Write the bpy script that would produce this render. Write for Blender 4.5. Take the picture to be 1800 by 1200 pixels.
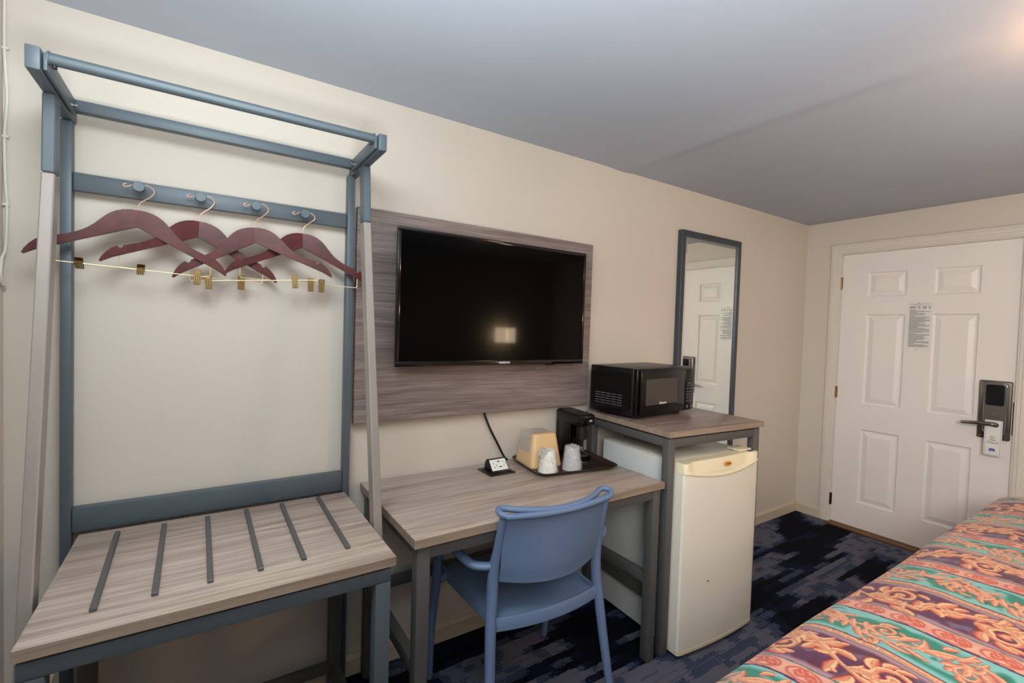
import bpy, bmesh, math, random
import numpy as np
from mathutils import Vector, Matrix
random.seed(7); np.random.seed(7)
for o in list(bpy.data.objects): bpy.data.objects.remove(o, do_unlink=True)
scn = bpy.context.scene
COL = scn.collection
PI = math.pi

# ------------------------------------------------------------------ camera
YAW, PITCH, ROLL = 0.5803, -0.0300, 0.0311
cam_d = bpy.data.cameras.new('camera'); cam = bpy.data.objects.new('camera', cam_d); COL.objects.link(cam)
fw = Vector((math.sin(YAW)*math.cos(PITCH), math.cos(YAW)*math.cos(PITCH), math.sin(PITCH)))
rt = Vector((math.cos(YAW), -math.sin(YAW), 0)); up = rt.cross(fw)
r2 = rt*math.cos(ROLL)+up*math.sin(ROLL); u2 = -rt*math.sin(ROLL)+up*math.cos(ROLL)
M = Matrix((r2, u2, -fw)).transposed().to_4x4(); M.translation = Vector((0, -1.884, 1.4137))
cam.matrix_world = M
cam_d.sensor_width = 36; cam_d.lens = 825.36/1800*36; cam_d.clip_start = .02
scn.camera = cam

# ------------------------------------------------------------------ light and exposure
w = bpy.data.worlds.new('world'); scn.world = w; w.use_nodes = True
w.node_tree.nodes['Background'].inputs[0].default_value = (.6, .7, .85, 1)
w.node_tree.nodes['Background'].inputs[1].default_value = .25
vs = scn.view_settings
vs.view_transform = 'Standard'; vs.look = 'None'; vs.gamma = 1; vs.use_curve_mapping = False
vs.exposure = 0.0

def area(name, loc, target, sx, sy, power, color, spread=PI):
    d = bpy.data.lights.new(name, 'AREA'); d.shape = 'RECTANGLE'; d.size = sx; d.size_y = sy
    d.energy = power; d.color = color; d.spread = spread
    o = bpy.data.objects.new(name, d); COL.objects.link(o); o.location = loc
    o.rotation_euler = (Vector(target)-Vector(loc)).to_track_quat('-Z', 'Y').to_euler()
    return o
# soft light thrown back from the ceiling above the rack
area('bounce_light', (-.04, -1.06, 2.20), (.10, -.46, 1.2), .60, .50, 13.0, (.88, .97, 1.0))
# fill light added behind the camera to brighten the door side
area('door_fill', (-.15, -2.7, 1.95), (4., -.5, 1.1), .9, .9, 18., (1.0, .95, .91), 1.5)
# two fill lights added out of view, aimed up to brighten the ceiling
area('ceiling_fill', (.10, -2.0, 1.2), (.10, -1.8, 2.6), .5, .5, 48., (.91, .98, 1.0), 2.5)
area('ceiling_fill_right', (2.4, -2.3, 1.2), (2.6, -2.0, 2.6), .6, .6, 6., (.98, .99, 1.0), 2.4)

# ------------------------------------------------------------------ materials
def srgb(r, g, b):
    def f(c):
        c /= 255.
        return c/12.92 if c <= .04045 else ((c+.055)/1.055)**2.4
    return (f(r), f(g), f(b), 1)

class NT:
    def __init__(s, name):
        s.m = bpy.data.materials.new(name); s.m.use_nodes = True
        s.t = s.m.node_tree; s.b = s.t.nodes['Principled BSDF']
    def n(s, typ, **kw):
        nd = s.t.nodes.new(typ)
        for k, v in kw.items():
            if k == 'inp':
                for kk, vv in v.items():
                    if isinstance(vv, bpy.types.NodeSocket): s.t.links.new(vv, nd.inputs[kk])
                    else: nd.inputs[kk].default_value = vv
            else: setattr(nd, k, v)
        return nd
    def link(s, a, b): s.t.links.new(a, b)
    def math(s, op, a, b=0., c=0.):
        nd = s.t.nodes.new('ShaderNodeMath'); nd.operation = op
        for i, v in enumerate((a, b, c)):
            if isinstance(v, bpy.types.NodeSocket): s.t.links.new(v, nd.inputs[i])
            else: nd.inputs[i].default_value = v
        return nd.outputs[0]
    def ramp(s, fac, stops, interp='LINEAR'):
        nd = s.t.nodes.new('ShaderNodeValToRGB'); cr = nd.color_ramp; cr.interpolation = interp
        while len(cr.elements) < len(stops): cr.elements.new(.5)
        for e, (p, c) in zip(cr.elements, stops): e.position = p; e.color = c
        s.t.links.new(fac, nd.inputs[0]); return nd.outputs[0]
    def mix(s, fac, a, b):
        nd = s.t.nodes.new('ShaderNodeMix'); nd.data_type = 'RGBA'
        for i, v in ((0, fac), (6, a), (7, b)):
            if isinstance(v, bpy.types.NodeSocket): s.t.links.new(v, nd.inputs[i])
            else: nd.inputs[i].default_value = v
        return nd.outputs[2]
    def bump(s, h, strength, dist):
        nd = s.n('ShaderNodeBump', inp={'Strength': strength, 'Distance': dist, 'Height': h})
        s.link(nd.outputs[0], s.b.inputs['Normal'])

def simple(name, col, rough=.5, metal=0., spec=.5, var=.04, bump=0., bscale=300, coat=0., scale=6.):
    k = NT(name)
    tc = k.n('ShaderNodeTexCoord')
    ns = k.n('ShaderNodeTexNoise', inp={'Vector': tc.outputs['Object'], 'Scale': scale, 'Detail': 4.})
    lo = tuple(c*(1-var) for c in col[:3])+(1,); hi = tuple(min(1, c*(1+var)) for c in col[:3])+(1,)
    k.link(k.ramp(ns.outputs[0], [(.3, lo), (.7, hi)]), k.b.inputs['Base Color'])
    k.b.inputs['Roughness'].default_value = rough; k.b.inputs['Metallic'].default_value = metal
    k.b.inputs['Specular IOR Level'].default_value = spec
    if coat: k.b.inputs['Coat Weight'].default_value = coat; k.b.inputs['Coat Roughness'].default_value = .08
    if bump:
        n2 = k.n('ShaderNodeTexNoise', inp={'Vector': tc.outputs['Object'], 'Scale': bscale, 'Detail': 3.})
        k.bump(n2.outputs[0], bump, .002)
    return k.m

def painted(name, col, rough=.6, s1=70, dist=.004, strength=.25, var=.02):
    k = NT(name)
    g = k.n('ShaderNodeNewGeometry')
    a = k.n('ShaderNodeTexNoise', inp={'Vector': g.outputs['Position'], 'Scale': 1.3, 'Detail': 5.})
    lo = tuple(c*(1-var) for c in col[:3])+(1,); hi = tuple(min(1, c*(1+var)) for c in col[:3])+(1,)
    k.link(k.ramp(a.outputs[0], [(.35, lo), (.65, hi)]), k.b.inputs['Base Color'])
    b = k.n('ShaderNodeTexNoise', inp={'Vector': g.outputs['Position'], 'Scale': s1, 'Detail': 3.})
    c = k.n('ShaderNodeTexNoise', inp={'Vector': g.outputs['Position'], 'Scale': 5., 'Detail': 2.})
    h = k.math('ADD', k.math('MULTIPLY', b.outputs[0], .25), k.math('MULTIPLY', c.outputs[0], 1.2))
    k.bump(h, strength, dist)
    k.b.inputs['Roughness'].default_value = rough
    return k.m

def laminate(name, dark, mid, light, rough=.38):
    k = NT(name)
    tc = k.n('ShaderNodeTexCoord')
    mp = k.n('ShaderNodeMapping', inp={'Vector': tc.outputs['Object'], 'Scale': (.8, 19., 19.)})
    wv = k.n('ShaderNodeTexNoise', inp={'Vector': tc.outputs['Object'], 'Scale': 2.2, 'Detail': 2.})
    off = k.n('ShaderNodeVectorMath', operation='MULTIPLY_ADD', inp={0: wv.outputs['Color'], 1: (0., .8, .8), 2: mp.outputs[0]})
    n1 = k.n('ShaderNodeTexNoise', inp={'Vector': off.outputs[0], 'Scale': 1.6, 'Detail': 6., 'Roughness': .62})
    mp2 = k.n('ShaderNodeMapping', inp={'Vector': tc.outputs['Object'], 'Scale': (4., 150., 150.)})
    n2 = k.n('ShaderNodeTexNoise', inp={'Vector': mp2.outputs[0], 'Scale': 1.5, 'Detail': 3.})
    f = k.math('ADD', k.math('MULTIPLY', n1.outputs[0], .58), k.math('MULTIPLY', n2.outputs[0], .42))
    k.link(k.ramp(f, [(.37, dark), (.5, mid), (.63, light)]), k.b.inputs['Base Color'])
    k.b.inputs['Roughness'].default_value = rough
    k.bump(n2.outputs[0], .08, .001)
    return k.m

M_WALL = painted('wall_paint', srgb(206, 197, 185))
M_CEIL = painted('ceiling_paint', srgb(176, 184, 196), rough=.8, strength=.22)
M_TRIM = painted('trim_paint', srgb(214, 207, 198), rough=.4, strength=.05)
M_BASE = painted('baseboard_paint', srgb(200, 186, 165), rough=.45, strength=.05)
M_DOOR = painted('door_paint', srgb(228, 223, 218), rough=.42, s1=160, strength=.06)
M_LAM = laminate('grey_brown_laminate', srgb(138, 121, 110), srgb(170, 152, 139), srgb(192, 175, 161))
M_LAMP = laminate('panel_laminate', srgb(98, 86, 84), srgb(126, 113, 109), srgb(148, 135, 130))
M_LAMT = laminate('table_laminate', srgb(100, 84, 78), srgb(128, 109, 101), srgb(152, 133, 122), rough=.3)
M_EDGE = laminate('laminate_edge', srgb(132, 114, 98), srgb(148, 130, 114), srgb(160, 143, 127), rough=.5)
M_STEEL = simple('slate_powder_coat', srgb(84, 95, 102), .45, .2, bump=.12, bscale=700)
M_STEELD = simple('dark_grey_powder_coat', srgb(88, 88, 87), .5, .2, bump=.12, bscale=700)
M_TAUPE = simple('taupe_powder_coat', srgb(150, 141, 134), .42, .15, bump=.1, bscale=700)
M_CHAIR = simple('blue_grey_resin', srgb(101, 122, 154), .42, 0, var=.02, bump=.06, bscale=900)
M_BLACK = simple('black_gloss_plastic', srgb(5, 5, 7), .16, 0, spec=.35, var=.1)
M_BLACKM = simple('black_satin_plastic', srgb(12, 12, 14), .35, 0, var=.1)
M_BEZEL = simple('polished_black_bezel', srgb(4, 4, 5), .07, 0, spec=.6, var=.1)
M_SCREEN = simple('dark_screen_glass', srgb(2, 2, 3), .05, 0, spec=.12, var=.1)
M_MWGLASS = simple('microwave_window', srgb(62, 56, 50), .18, 0, var=.05)
M_FRIDGE = simple('fridge_enamel', srgb(226, 222, 208), .32, 0, var=.015, bump=.05, bscale=200)
M_FRIDGES = simple('fridge_side_enamel', srgb(206, 211, 210), .34, 0, var=.015, bump=.05, bscale=200)
M_IVORY = simple('aged_ivory_plastic', srgb(222, 212, 182), .35, 0, var=.03)
M_GASKET = simple('yellowed_gasket', srgb(172, 160, 118), .6)
M_WOODH = simple('mahogany_lacquer', srgb(80, 23, 21), .30, 0, spec=.5, var=.35, coat=.25, scale=30)
M_COPPER = simple('copper_wire', srgb(240, 190, 162), .34, .6)
M_GOLD = simple('brass_wire', srgb(232, 208, 164), .38, .6)
M_GOLDC = simple('brass_clip', srgb(132, 108, 66), .34, .9)
M_GOLDR = simple('bright_brass_ribs', srgb(222, 196, 140), .3, .8)
M_BRASS = simple('aged_brass', srgb(150, 128, 78), .35, 1.)
M_TRAY = simple('dark_brown_tray', srgb(38, 24, 20), .35, 0, var=.15)
M_TAN = simple('tan_plastic', srgb(212, 178, 130), .4, 0, var=.02)
M_WHITE = simple('white_plastic', srgb(230, 228, 222), .4, 0, var=.01)
M_FOAM = simple('white_cup', srgb(236, 232, 222), .6, 0, var=.01)
M_NICKEL = simple('brushed_nickel', srgb(128, 122, 114), .34, 1., var=.1)
M_NICKELD2 = simple('dull_bronze_nickel', srgb(104, 96, 88), .42, .9, var=.12)
M_NICKELD = simple('dark_bronze', srgb(74, 68, 62), .34, 1., var=.1)
M_LOCKBLK = simple('lock_reader_black', srgb(10, 14, 22), .15)
M_MIRFR = simple('mirror_frame_slate', srgb(66, 72, 80), .4, .3)
M_PAPER = simple('white_paper', srgb(222, 220, 214), .35, var=.01)
M_INK = simple('grey_print', srgb(120, 120, 122), .6)
M_INKD = simple('dark_print', srgb(60, 62, 72), .6)
M_BLUE = simple('blue_print', srgb(26, 52, 140), .5)
M_BLUEL = simple('light_blue_print', srgb(88, 120, 205), .5)
M_ORANGE = simple('orange_badge', srgb(206, 140, 20), .35, var=.1)
M_BROWNP = simple('badge_brown_print', srgb(130, 78, 10), .4)
M_CORD = simple('black_rubber', srgb(14, 14, 18), .5)
M_CABLE = simple('cream_cable', srgb(214, 210, 198), .5)
M_THRESH = simple('bronze_threshold', srgb(120, 84, 44), .45, .6)
M_MATT = simple('mattress_ticking', srgb(205, 203, 198), .8)
M_CHROME = simple('chrome', srgb(190, 190, 190), .12, 1.)
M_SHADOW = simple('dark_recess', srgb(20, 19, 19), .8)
M_GREENLED = simple('green_digits', srgb(96, 96, 40), .5)
M_WHITEP = simple('white_print', srgb(205, 205, 205), .5)
M_GREYP = simple('key_print', srgb(120, 122, 130), .5)
M_REDP = simple('red_print', srgb(130, 40, 40), .5)

def emis(name, col, strength):
    k = NT(name)
    k.b.inputs['Base Color'].default_value = col
    k.b.inputs['Emission Color'].default_value = col; k.b.inputs['Emission Strength'].default_value = strength
    return k.m
M_LAMPW = emis('lit_lamp_shade', srgb(255, 228, 190), 34.)
M_DOME = emis('lit_ceiling_dome', srgb(255, 200, 142), 24.)

k = NT('mirror_glass'); k.b.inputs['Base Color'].default_value = (.86, .90, .86, 1); k.b.inputs['Metallic'].default_value = 1; k.b.inputs['Roughness'].default_value = .01
M_MIRROR = k.m
k = NT('clear_film')
g = k.n('ShaderNodeTexCoord')
nz = k.n('ShaderNodeTexNoise', inp={'Vector': g.outputs['Object'], 'Scale': 32., 'Detail': 2.})
k.b.inputs['Base Color'].default_value = srgb(225, 225, 228); k.b.inputs['Roughness'].default_value = .15
k.link(k.ramp(nz.outputs[0], [(.4, (.10, .10, .10, 1)), (.7, (.42, .42, .42, 1))]), k.b.inputs['Alpha'])
k.bump(nz.outputs[0], .9, .004)
M_FILM = k.m
k = NT('liner_film'); k.b.inputs['Base Color'].default_value = srgb(196, 192, 188); k.b.inputs['Roughness'].default_value = .22; k.b.inputs['Alpha'].default_value = .62
g = k.n('ShaderNodeTexCoord'); nz = k.n('ShaderNodeTexNoise', inp={'Vector': g.outputs['Object'], 'Scale': 60., 'Detail': 3.}); k.bump(nz.outputs[0], .8, .004)
M_LINER = k.m
k = NT('clear_cup'); k.b.inputs['Base Color'].default_value = srgb(220, 222, 224); k.b.inputs['Roughness'].default_value = .08; k.b.inputs['Alpha'].default_value = .5
M_CLEAR = k.m

# carpet: navy loop pile with broken grey streaks running along the room
k = NT('navy_streaked_carpet')
g = k.n('ShaderNodeNewGeometry'); sx = k.n('ShaderNodeSeparateXYZ', inp={0: g.outputs['Position']})
X, Y = sx.outputs[0], sx.outputs[1]
wy = k.n('ShaderNodeTexNoise', inp={'Vector': g.outputs['Position'], 'Scale': 26., 'Detail': 3.})
Y = k.math('ADD', Y, k.math('MULTIPLY', k.math('SUBTRACT', wy.outputs[0], .5), .022))
row = k.math('FLOOR', k.math('MULTIPLY', Y, 1/.034))
wn = k.n('ShaderNodeTexWhiteNoise', noise_dimensions='1D', inp={'W': row})
wn2 = k.n('ShaderNodeTexWhiteNoise', noise_dimensions='1D', inp={'W': k.math('ADD', row, 37.3)})
xx = k.math('ADD', k.math('MULTIPLY', X, 1.6), k.math('MULTIPLY', wn.outputs[0], .36))
fz = k.n('ShaderNodeTexNoise', inp={'Vector': g.outputs['Position'], 'Scale': 55., 'Detail': 3.})
xx = k.math('ADD', xx, k.math('MULTIPLY', fz.outputs[0], .16))
cv = k.n('ShaderNodeCombineXYZ', inp={0: xx, 1: k.math('MULTIPLY', row, .15), 2: 4.7})
n1 = k.n('ShaderNodeTexNoise', inp={'Vector': cv.outputs[0], 'Scale': 1., 'Detail': 1.5, 'Roughness': .5})
cv2 = k.n('ShaderNodeCombineXYZ', inp={0: k.math('ADD', k.math('MULTIPLY', xx, 1.2), k.math('MULTIPLY', wn2.outputs[0], 3.)), 1: k.math('MULTIPLY', row, .5), 2: 1.})
n2 = k.n('ShaderNodeTexNoise', inp={'Vector': cv2.outputs[0], 'Scale': 1., 'Detail': 0.})
v = k.math('ADD', k.math('MULTIPLY', n1.outputs[0], .82), k.math('MULTIPLY', n2.outputs[0], .18))
# a dark gap is left between neighbouring streaks
fr_ = k.math('FRACT', k.math('ADD', k.math('MULTIPLY', Y, 1/.034), k.math('MULTIPLY', fz.outputs[0], .5)))
gap = k.math('LESS_THAN', k.math('ABSOLUTE', k.math('SUBTRACT', fr_, .5)), k.math('MULTIPLY', wn2.outputs[0], .10))
v = k.math('SUBTRACT', v, k.math('MULTIPLY', gap, .03))
c0, c1, c2, c3 = srgb(13, 15, 27), srgb(22, 30, 54), srgb(72, 82, 106), srgb(112, 112, 128)
cc = k.ramp(v, [(0., c0), (.445, c1), (.480, c2), (.508, c3), (.57, c2), (.595, c3)], 'CONSTANT')
pile = k.n('ShaderNodeTexNoise', inp={'Vector': g.outputs['Position'], 'Scale': 420., 'Detail': 2.})
cc = k.mix(k.math('MULTIPLY', pile.outputs[0], .55), cc, srgb(6, 8, 14))
k.link(cc, k.b.inputs['Base Color']); k.b.inputs['Roughness'].default_value = .95; k.b.inputs['Specular IOR Level'].default_value = .1
k.bump(pile.outputs[0], .6, .004)
M_CARPET = k.m

k = NT('printed_bedspread')
at = k.n('ShaderNodeAttribute', attribute_name='print')
g = k.n('ShaderNodeNewGeometry')
nz = k.n('ShaderNodeTexNoise', inp={'Vector': g.outputs['Position'], 'Scale': 9., 'Detail': 3.})
nf = k.n('ShaderNodeTexNoise', inp={'Vector': g.outputs['Position'], 'Scale': 600., 'Detail': 2.})
k.link(at.outputs['Color'], k.b.inputs['Base Color']); k.b.inputs['Roughness'].default_value = .55
k.b.inputs['Sheen Weight'].default_value = .15
k.bump(k.math('ADD', k.math('MULTIPLY', nz.outputs[0], 2.), k.math('MULTIPLY', nf.outputs[0], .15)), .35, .006)
M_SPREAD = k.m

# ------------------------------------------------------------------ mesh helpers
def rotz(a):
    return Matrix.Rotation(a, 4, 'Z')

class MB:
    """collects shapes and links them as one mesh object"""
    def __init__(s, off=(0, 0, 0)):
        s.bm = bmesh.new(); s.off = Vector(off)
    def V(s, p): return s.bm.verts.new(Vector(p)-s.off)
    def box(s, x0, x1, y0, y1, z0, z1, bev=0., seg=1, mat=None):
        tmp = bmesh.new()
        vs_ = [tmp.verts.new((x, y, z)) for x in (x0, x1) for y in (y0, y1) for z in (z0, z1)]
        for f in ((0, 1, 3, 2), (4, 6, 7, 5), (0, 4, 5, 1), (2, 3, 7, 6), (0, 2, 6, 4), (1, 5, 7, 3)):
            tmp.faces.new([vs_[i] for i in f])
        if bev: bmesh.ops.bevel(tmp, geom=list(tmp.edges), offset=bev, segments=seg, profile=.5, affect='EDGES')
        if mat is not None: tmp.transform(mat)
        s.merge(tmp); return s
    def merge(s, tmp):
        mp = {}
        for v in tmp.verts: mp[v.index if False else v] = s.bm.verts.new(v.co-s.off)
        for f in tmp.faces:
            try: s.bm.faces.new([mp[v] for v in f.verts])
            except ValueError: pass
        tmp.free()
    def hexa(s, p, bev=0.):
        """eight points: bottom loop (4) then top loop (4)"""
        tmp = bmesh.new(); v = [tmp.verts.new(q) for q in p]
        for f in ((3, 2, 1, 0), (4, 5, 6, 7), (0, 1, 5, 4), (1, 2, 6, 5), (2, 3, 7, 6), (3, 0, 4, 7)): tmp.faces.new([v[i] for i in f])
        if bev: bmesh.ops.bevel(tmp, geom=list(tmp.edges), offset=bev, segments=1, affect='EDGES')
        s.merge(tmp); return s
    def tube(s, pts, rad, n=12, smooth=True, cap=True, res=6, flat=1., closed=False):
        P = [Vector(p) for p in pts]
        R = list(rad) if hasattr(rad, '__len__') else [rad]*len(P)
        if smooth and len(P) > 2:
            Q, RR = [], []
            m = len(P)
            for i in range(m-1 if not closed else m):
                p1, p2 = P[i % m], P[(i+1) % m]
                p0 = P[i-1] if (i > 0 or closed) else p1*2-p2
                p3 = P[(i+2) % m] if (i+2 < m or closed) else p2*2-p1
                for j in range(res):
                    t = j/res
                    Q.append(.5*((2*p1)+(-p0+p2)*t+(2*p0-5*p1+4*p2-p3)*t*t+(-p0+3*p1-3*p2+p3)*t**3))
                    RR.append(R[i % m]*(1-t)+R[(i+1) % m]*t)
            if not closed: Q.append(P[-1]); RR.append(R[-1])
            P, R = Q, RR
        rings = []
        m = len(P); nrm = None
        for i in range(m):
            if closed: t = (P[(i+1) % m]-P[i-1])
            else: t = (P[min(i+1, m-1)]-P[max(i-1, 0)])
            t.normalize()
            if nrm is None:
                nrm = t.cross(Vector((0, 0, 1)))
                if nrm.length < .1: nrm = t.cross(Vector((0, 1, 0)))
            nrm = (nrm-t*nrm.dot(t)).normalized(); b = t.cross(nrm)
            rings.append([s.V(P[i]+(nrm*math.cos(a)+b*math.sin(a)*flat)*R[i]) for a in [2*PI*q/n for q in range(n)]])
        L = m if closed else m-1
        for i in range(L):
            a, b = rings[i], rings[(i+1) % m]
            for q in range(n): s.bm.faces.new((a[q], a[(q+1) % n], b[(q+1) % n], b[q]))
        if cap and not closed:
            s.bm.faces.new(rings[0][::-1]); s.bm.faces.new(rings[-1])
        return s
    def lathe(s, prof, center=(0, 0, 0), n=32, axis='Z', cap=True, jit=None):
        c = Vector(center); rings = []
        for i, (r, z) in enumerate(prof):
            ring = []
            for q in range(n):
                a = 2*PI*q/n; rr = r*(1+(jit(a, i) if jit else 0))
                p = {'Z': (rr*math.cos(a), rr*math.sin(a), z), 'Y': (rr*math.cos(a), z, rr*math.sin(a)), 'X': (z, rr*math.cos(a), rr*math.sin(a))}[axis]
                ring.append(s.V(c+Vector(p)))
            rings.append(ring)
        for i in range(len(rings)-1):
            for q in range(n): s.bm.faces.new((rings[i][q], rings[i][(q+1) % n], rings[i+1][(q+1) % n], rings[i+1][q]))
        if cap:
            s.bm.faces.new(rings[0][::-1]); s.bm.faces.new(rings[-1])
        return s
    def prism(s, poly, d, fn=None, bev=0.):
        """poly of (a,b) extruded by d along y: point -> fn(a,depth,b)"""
        fn = fn or (lambda a, e, b: (a, e, b))
        tmp = bmesh.new()
        A = [tmp.verts.new(fn(a, d[0], b)) for a, b in poly]; B = [tmp.verts.new(fn(a, d[1], b)) for a, b in poly]
        tmp.faces.new(A); tmp.faces.new(B[::-1]); n = len(poly)
        for i in range(n): tmp.faces.new((A[i], B[i], B[(i+1) % n], A[(i+1) % n]))
        if bev: bmesh.ops.bevel(tmp, geom=[e for e in tmp.edges if True], offset=bev, segments=1, affect='EDGES')
        s.merge(tmp); return s
    def grid(s, rows):
        vv = [[s.V(p) for p in r] for r in rows]
        for i in range(len(vv)-1):
            for j in range(len(vv[0])-1): s.bm.faces.new((vv[i][j], vv[i][j+1], vv[i+1][j+1], vv[i+1][j]))
        return s
    def shell(s, rows, th):
        """closed shell of thickness th round a grid of points"""
        m, n = len(rows), len(rows[0]); P = [[Vector(p) for p in r] for r in rows]
        N = [[None]*n for _ in range(m)]
        for i in range(m):
            for j in range(n):
                a = P[min(i+1, m-1)][j]-P[max(i-1, 0)][j]; b = P[i][min(j+1, n-1)]-P[i][max(j-1, 0)]
                N[i][j] = a.cross(b).normalized()
        A = [[s.V(P[i][j]+N[i][j]*th/2) for j in range(n)] for i in range(m)]
        B = [[s.V(P[i][j]-N[i][j]*th/2) for j in range(n)] for i in range(m)]
        for i in range(m-1):
            for j in range(n-1):
                s.bm.faces.new((A[i][j], A[i+1][j], A[i+1][j+1], A[i][j+1])); s.bm.faces.new((B[i][j], B[i][j+1], B[i+1][j+1], B[i+1][j]))
        for i in range(m-1):
            s.bm.faces.new((A[i][0], B[i][0], B[i+1][0], A[i+1][0])); s.bm.faces.new((A[i][-1], A[i+1][-1], B[i+1][-1], B[i][-1]))
        for j in range(n-1):
            s.bm.faces.new((A[0][j], A[0][j+1], B[0][j+1], B[0][j])); s.bm.faces.new((A[-1][j], B[-1][j], B[-1][j+1], A[-1][j+1]))
        return s
    def build(s, name, mat, parent=None, label=None, angle=35, smooth=True, **props):
        bmesh.ops.recalc_face_normals(s.bm, faces=list(s.bm.faces))
        me = bpy.data.meshes.new(name); s.bm.to_mesh(me); s.bm.free()
        me.materials.append(mat)
        if smooth:
            me.shade_smooth(); me.set_sharp_from_angle(angle=math.radians(angle))
        o = bpy.data.objects.new(name, me); COL.objects.link(o)
        if parent is not None: o.parent = parent
        elif s.off.length: o.location = s.off
        if label: o['label'] = label
        for a, b in props.items(): o[a] = b
        return o

def thing(name, label, cat, loc=(0, 0, 0), rz=0., group=None):
    o = bpy.data.objects.new(name, None); COL.objects.link(o); o.location = loc; o.rotation_euler = (0, 0, rz)
    o.empty_display_size = .05
    o['label'] = label; o['category'] = cat
    if group: o['group'] = group
    return o
def tag(o, label, cat, group=None):
    o['label'] = label; o['category'] = cat
    if group: o['group'] = group
    return o
def struct(o):
    o['kind'] = 'structure'; return o

def text_obj(name, body, size, mat, parent, loc, rot, extrude=.0004, align='CENTER', font_shear=0., bold=0., xs=1.):
    c = bpy.data.curves.new(name, 'FONT'); c.body = body; c.size = size; c.align_x = align; c.align_y = 'CENTER'
    c.extrude = extrude; c.shear = font_shear; c.offset = bold; c.resolution_u = 2
    t = bpy.data.objects.new(name+'_curve', c); COL.objects.link(t)
    dg = bpy.context.evaluated_depsgraph_get(); dg.update()
    me = bpy.data.meshes.new_from_object(t.evaluated_get(dg)); me.name = name
    bpy.data.objects.remove(t, do_unlink=True); bpy.data.curves.remove(c)
    me.transform(Matrix.LocRotScale(Vector(loc), rot.to_quaternion() if hasattr(rot, 'to_quaternion') else rot, Vector((xs, 1, 1))))
    me.materials.clear(); me.materials.append(mat)
    o = bpy.data.objects.new(name, me); COL.objects.link(o); o.parent = parent
    return o
def face_rot(right, upv):
    r = Vector(right).normalized(); u = Vector(upv).normalized(); n = r.cross(u)
    return Matrix((r, u, n)).transposed()
R_FRONT = face_rot((1, 0, 0), (0, 0, 1))       # facing -y
R_DOOR = face_rot((0, -1, 0), (0, 0, 1))       # facing -x

# ================================================================== room shell
XD = 4.045; XL = -.472; YF = -3.5; HC = 2.3015
struct(MB().box(XL-.1, XD+.1, YF-.1, .1, -.06, 0.).build('floor', M_CARPET))
# ceiling: two plaster boards with a raised seam where they meet
mb = MB()
rows = []
ys = np.linspace(YF-.1, .1, 90)
xs_ = [XL-.1, 0, .8, 1.5, 1.70, 1.78]+[1.84+.012*i for i in range(19)]+[2.12, 2.3, 2.7, 3.3, XD+.1]
def ceil_z(x, y):
    wob = .02*math.sin(y*2.3)
    xc = 1.945+wob
    amp = .006*max(0., min(1., (1.9+y)/1.2))
    if x < xc: z = HC-amp*math.exp(-((x-xc)/.09)**2)
    else: z = HC-amp*math.exp(-((x-xc)/.05)**2)
    return z
mb.grid([[(x, y, ceil_z(x, y)) for x in xs_] for y in ys])
mb.box(XL-.1, XD+.1, YF-.1, .1, HC+.02, HC+.10)
struct(mb.build('ceiling', M_CEIL, angle=60))
struct(MB().box(XL-.1, XD+.12, 0., .1, 0, HC+.02).build('wall_back', M_WALL))
struct(MB().box(XL-.1, XL, YF-.1, 0., 0, HC+.02).build('wall_left', M_WALL))
struct(MB().box(XL-.1, XD+.12, YF-.1, YF, 0, HC+.02).build('wall_front', M_WALL))
DY0, DY1, DT = -.250, -1.200, 2.045            # door opening
mb = MB()
mb.box(XD, XD+.12, DY0, 0., 0, HC+.02); mb.box(XD, XD+.12, DY1, DY0, DT, HC+.02); mb.box(XD, XD+.12, YF-.1, DY1, 0, HC+.02)
struct(mb.build('wall_right', M_WALL))

def skirting(name, pts, h=.082, t=.014):
    """profile swept straight between two points; pts = (x0,y0,x1,y1,nx,ny)"""
    x0, y0, x1, y1, nx, ny = pts
    prof = [(0, 0), (t, 0), (t, h-.018), (t*.55, h-.008), (t*.35, h), (0, h)]
    mb = MB(); A = [mb.V((x0+nx*a, y0+ny*a, b)) for a, b in prof]; B = [mb.V((x1+nx*a, y1+ny*a, b)) for a, b in prof]
    for i in range(len(prof)): mb.bm.faces.new((A[i], A[(i+1) % 6], B[(i+1) % 6], B[i]))
    mb.bm.faces.new(A); mb.bm.faces.new(B[::-1])
    return struct(mb.build(name, M_BASE, angle=20))
skirting('baseboard_back', (XL, 0, XD, 0, 0, -1))
skirting('baseboard_right', (XD, -.014, XD, -.182, -1, 0))
skirting('baseboard_front', (XL, YF, XD, YF, 0, 1))
skirting('baseboard_left', (XL, YF, XL, -.014, 1, 0))

# door casing: stepped moulding
def casing(name, box_fn):
    mb = MB()
    for a, b, th in ((0, .070, .010), (.006, .060, .015), (.016, .042, .019), (.0, .012, .014)): box_fn(mb, a, b, th)
    return struct(mb.build(name, M_TRIM))
casing('trim_1', lambda m, a, b, t: m.box(XD-t, XD, DY0+.070-b+.0, DY0+.070-a, 0, DT+b, .0015))
casing('trim_2', lambda m, a, b, t: m.box(XD-t-.0005, XD, DY1-.070, DY0+.070, DT+.0701-b, DT+.0701-a, .0015))
casing('trim_3', lambda m, a, b, t: m.box(XD-t, XD, DY1-.070+a, DY1-.070+b, 0, DT+b, .0015))
mb = MB(); mb.box(XD, XD+.12, DY0-.006, DY0, 0, DT); mb.box(XD, XD+.12, DY1, DY1+.006, 0, DT); mb.box(XD, XD+.12, DY1, DY0, DT-.006, DT)
struct(mb.build('trim_4', M_TRIM))

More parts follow.
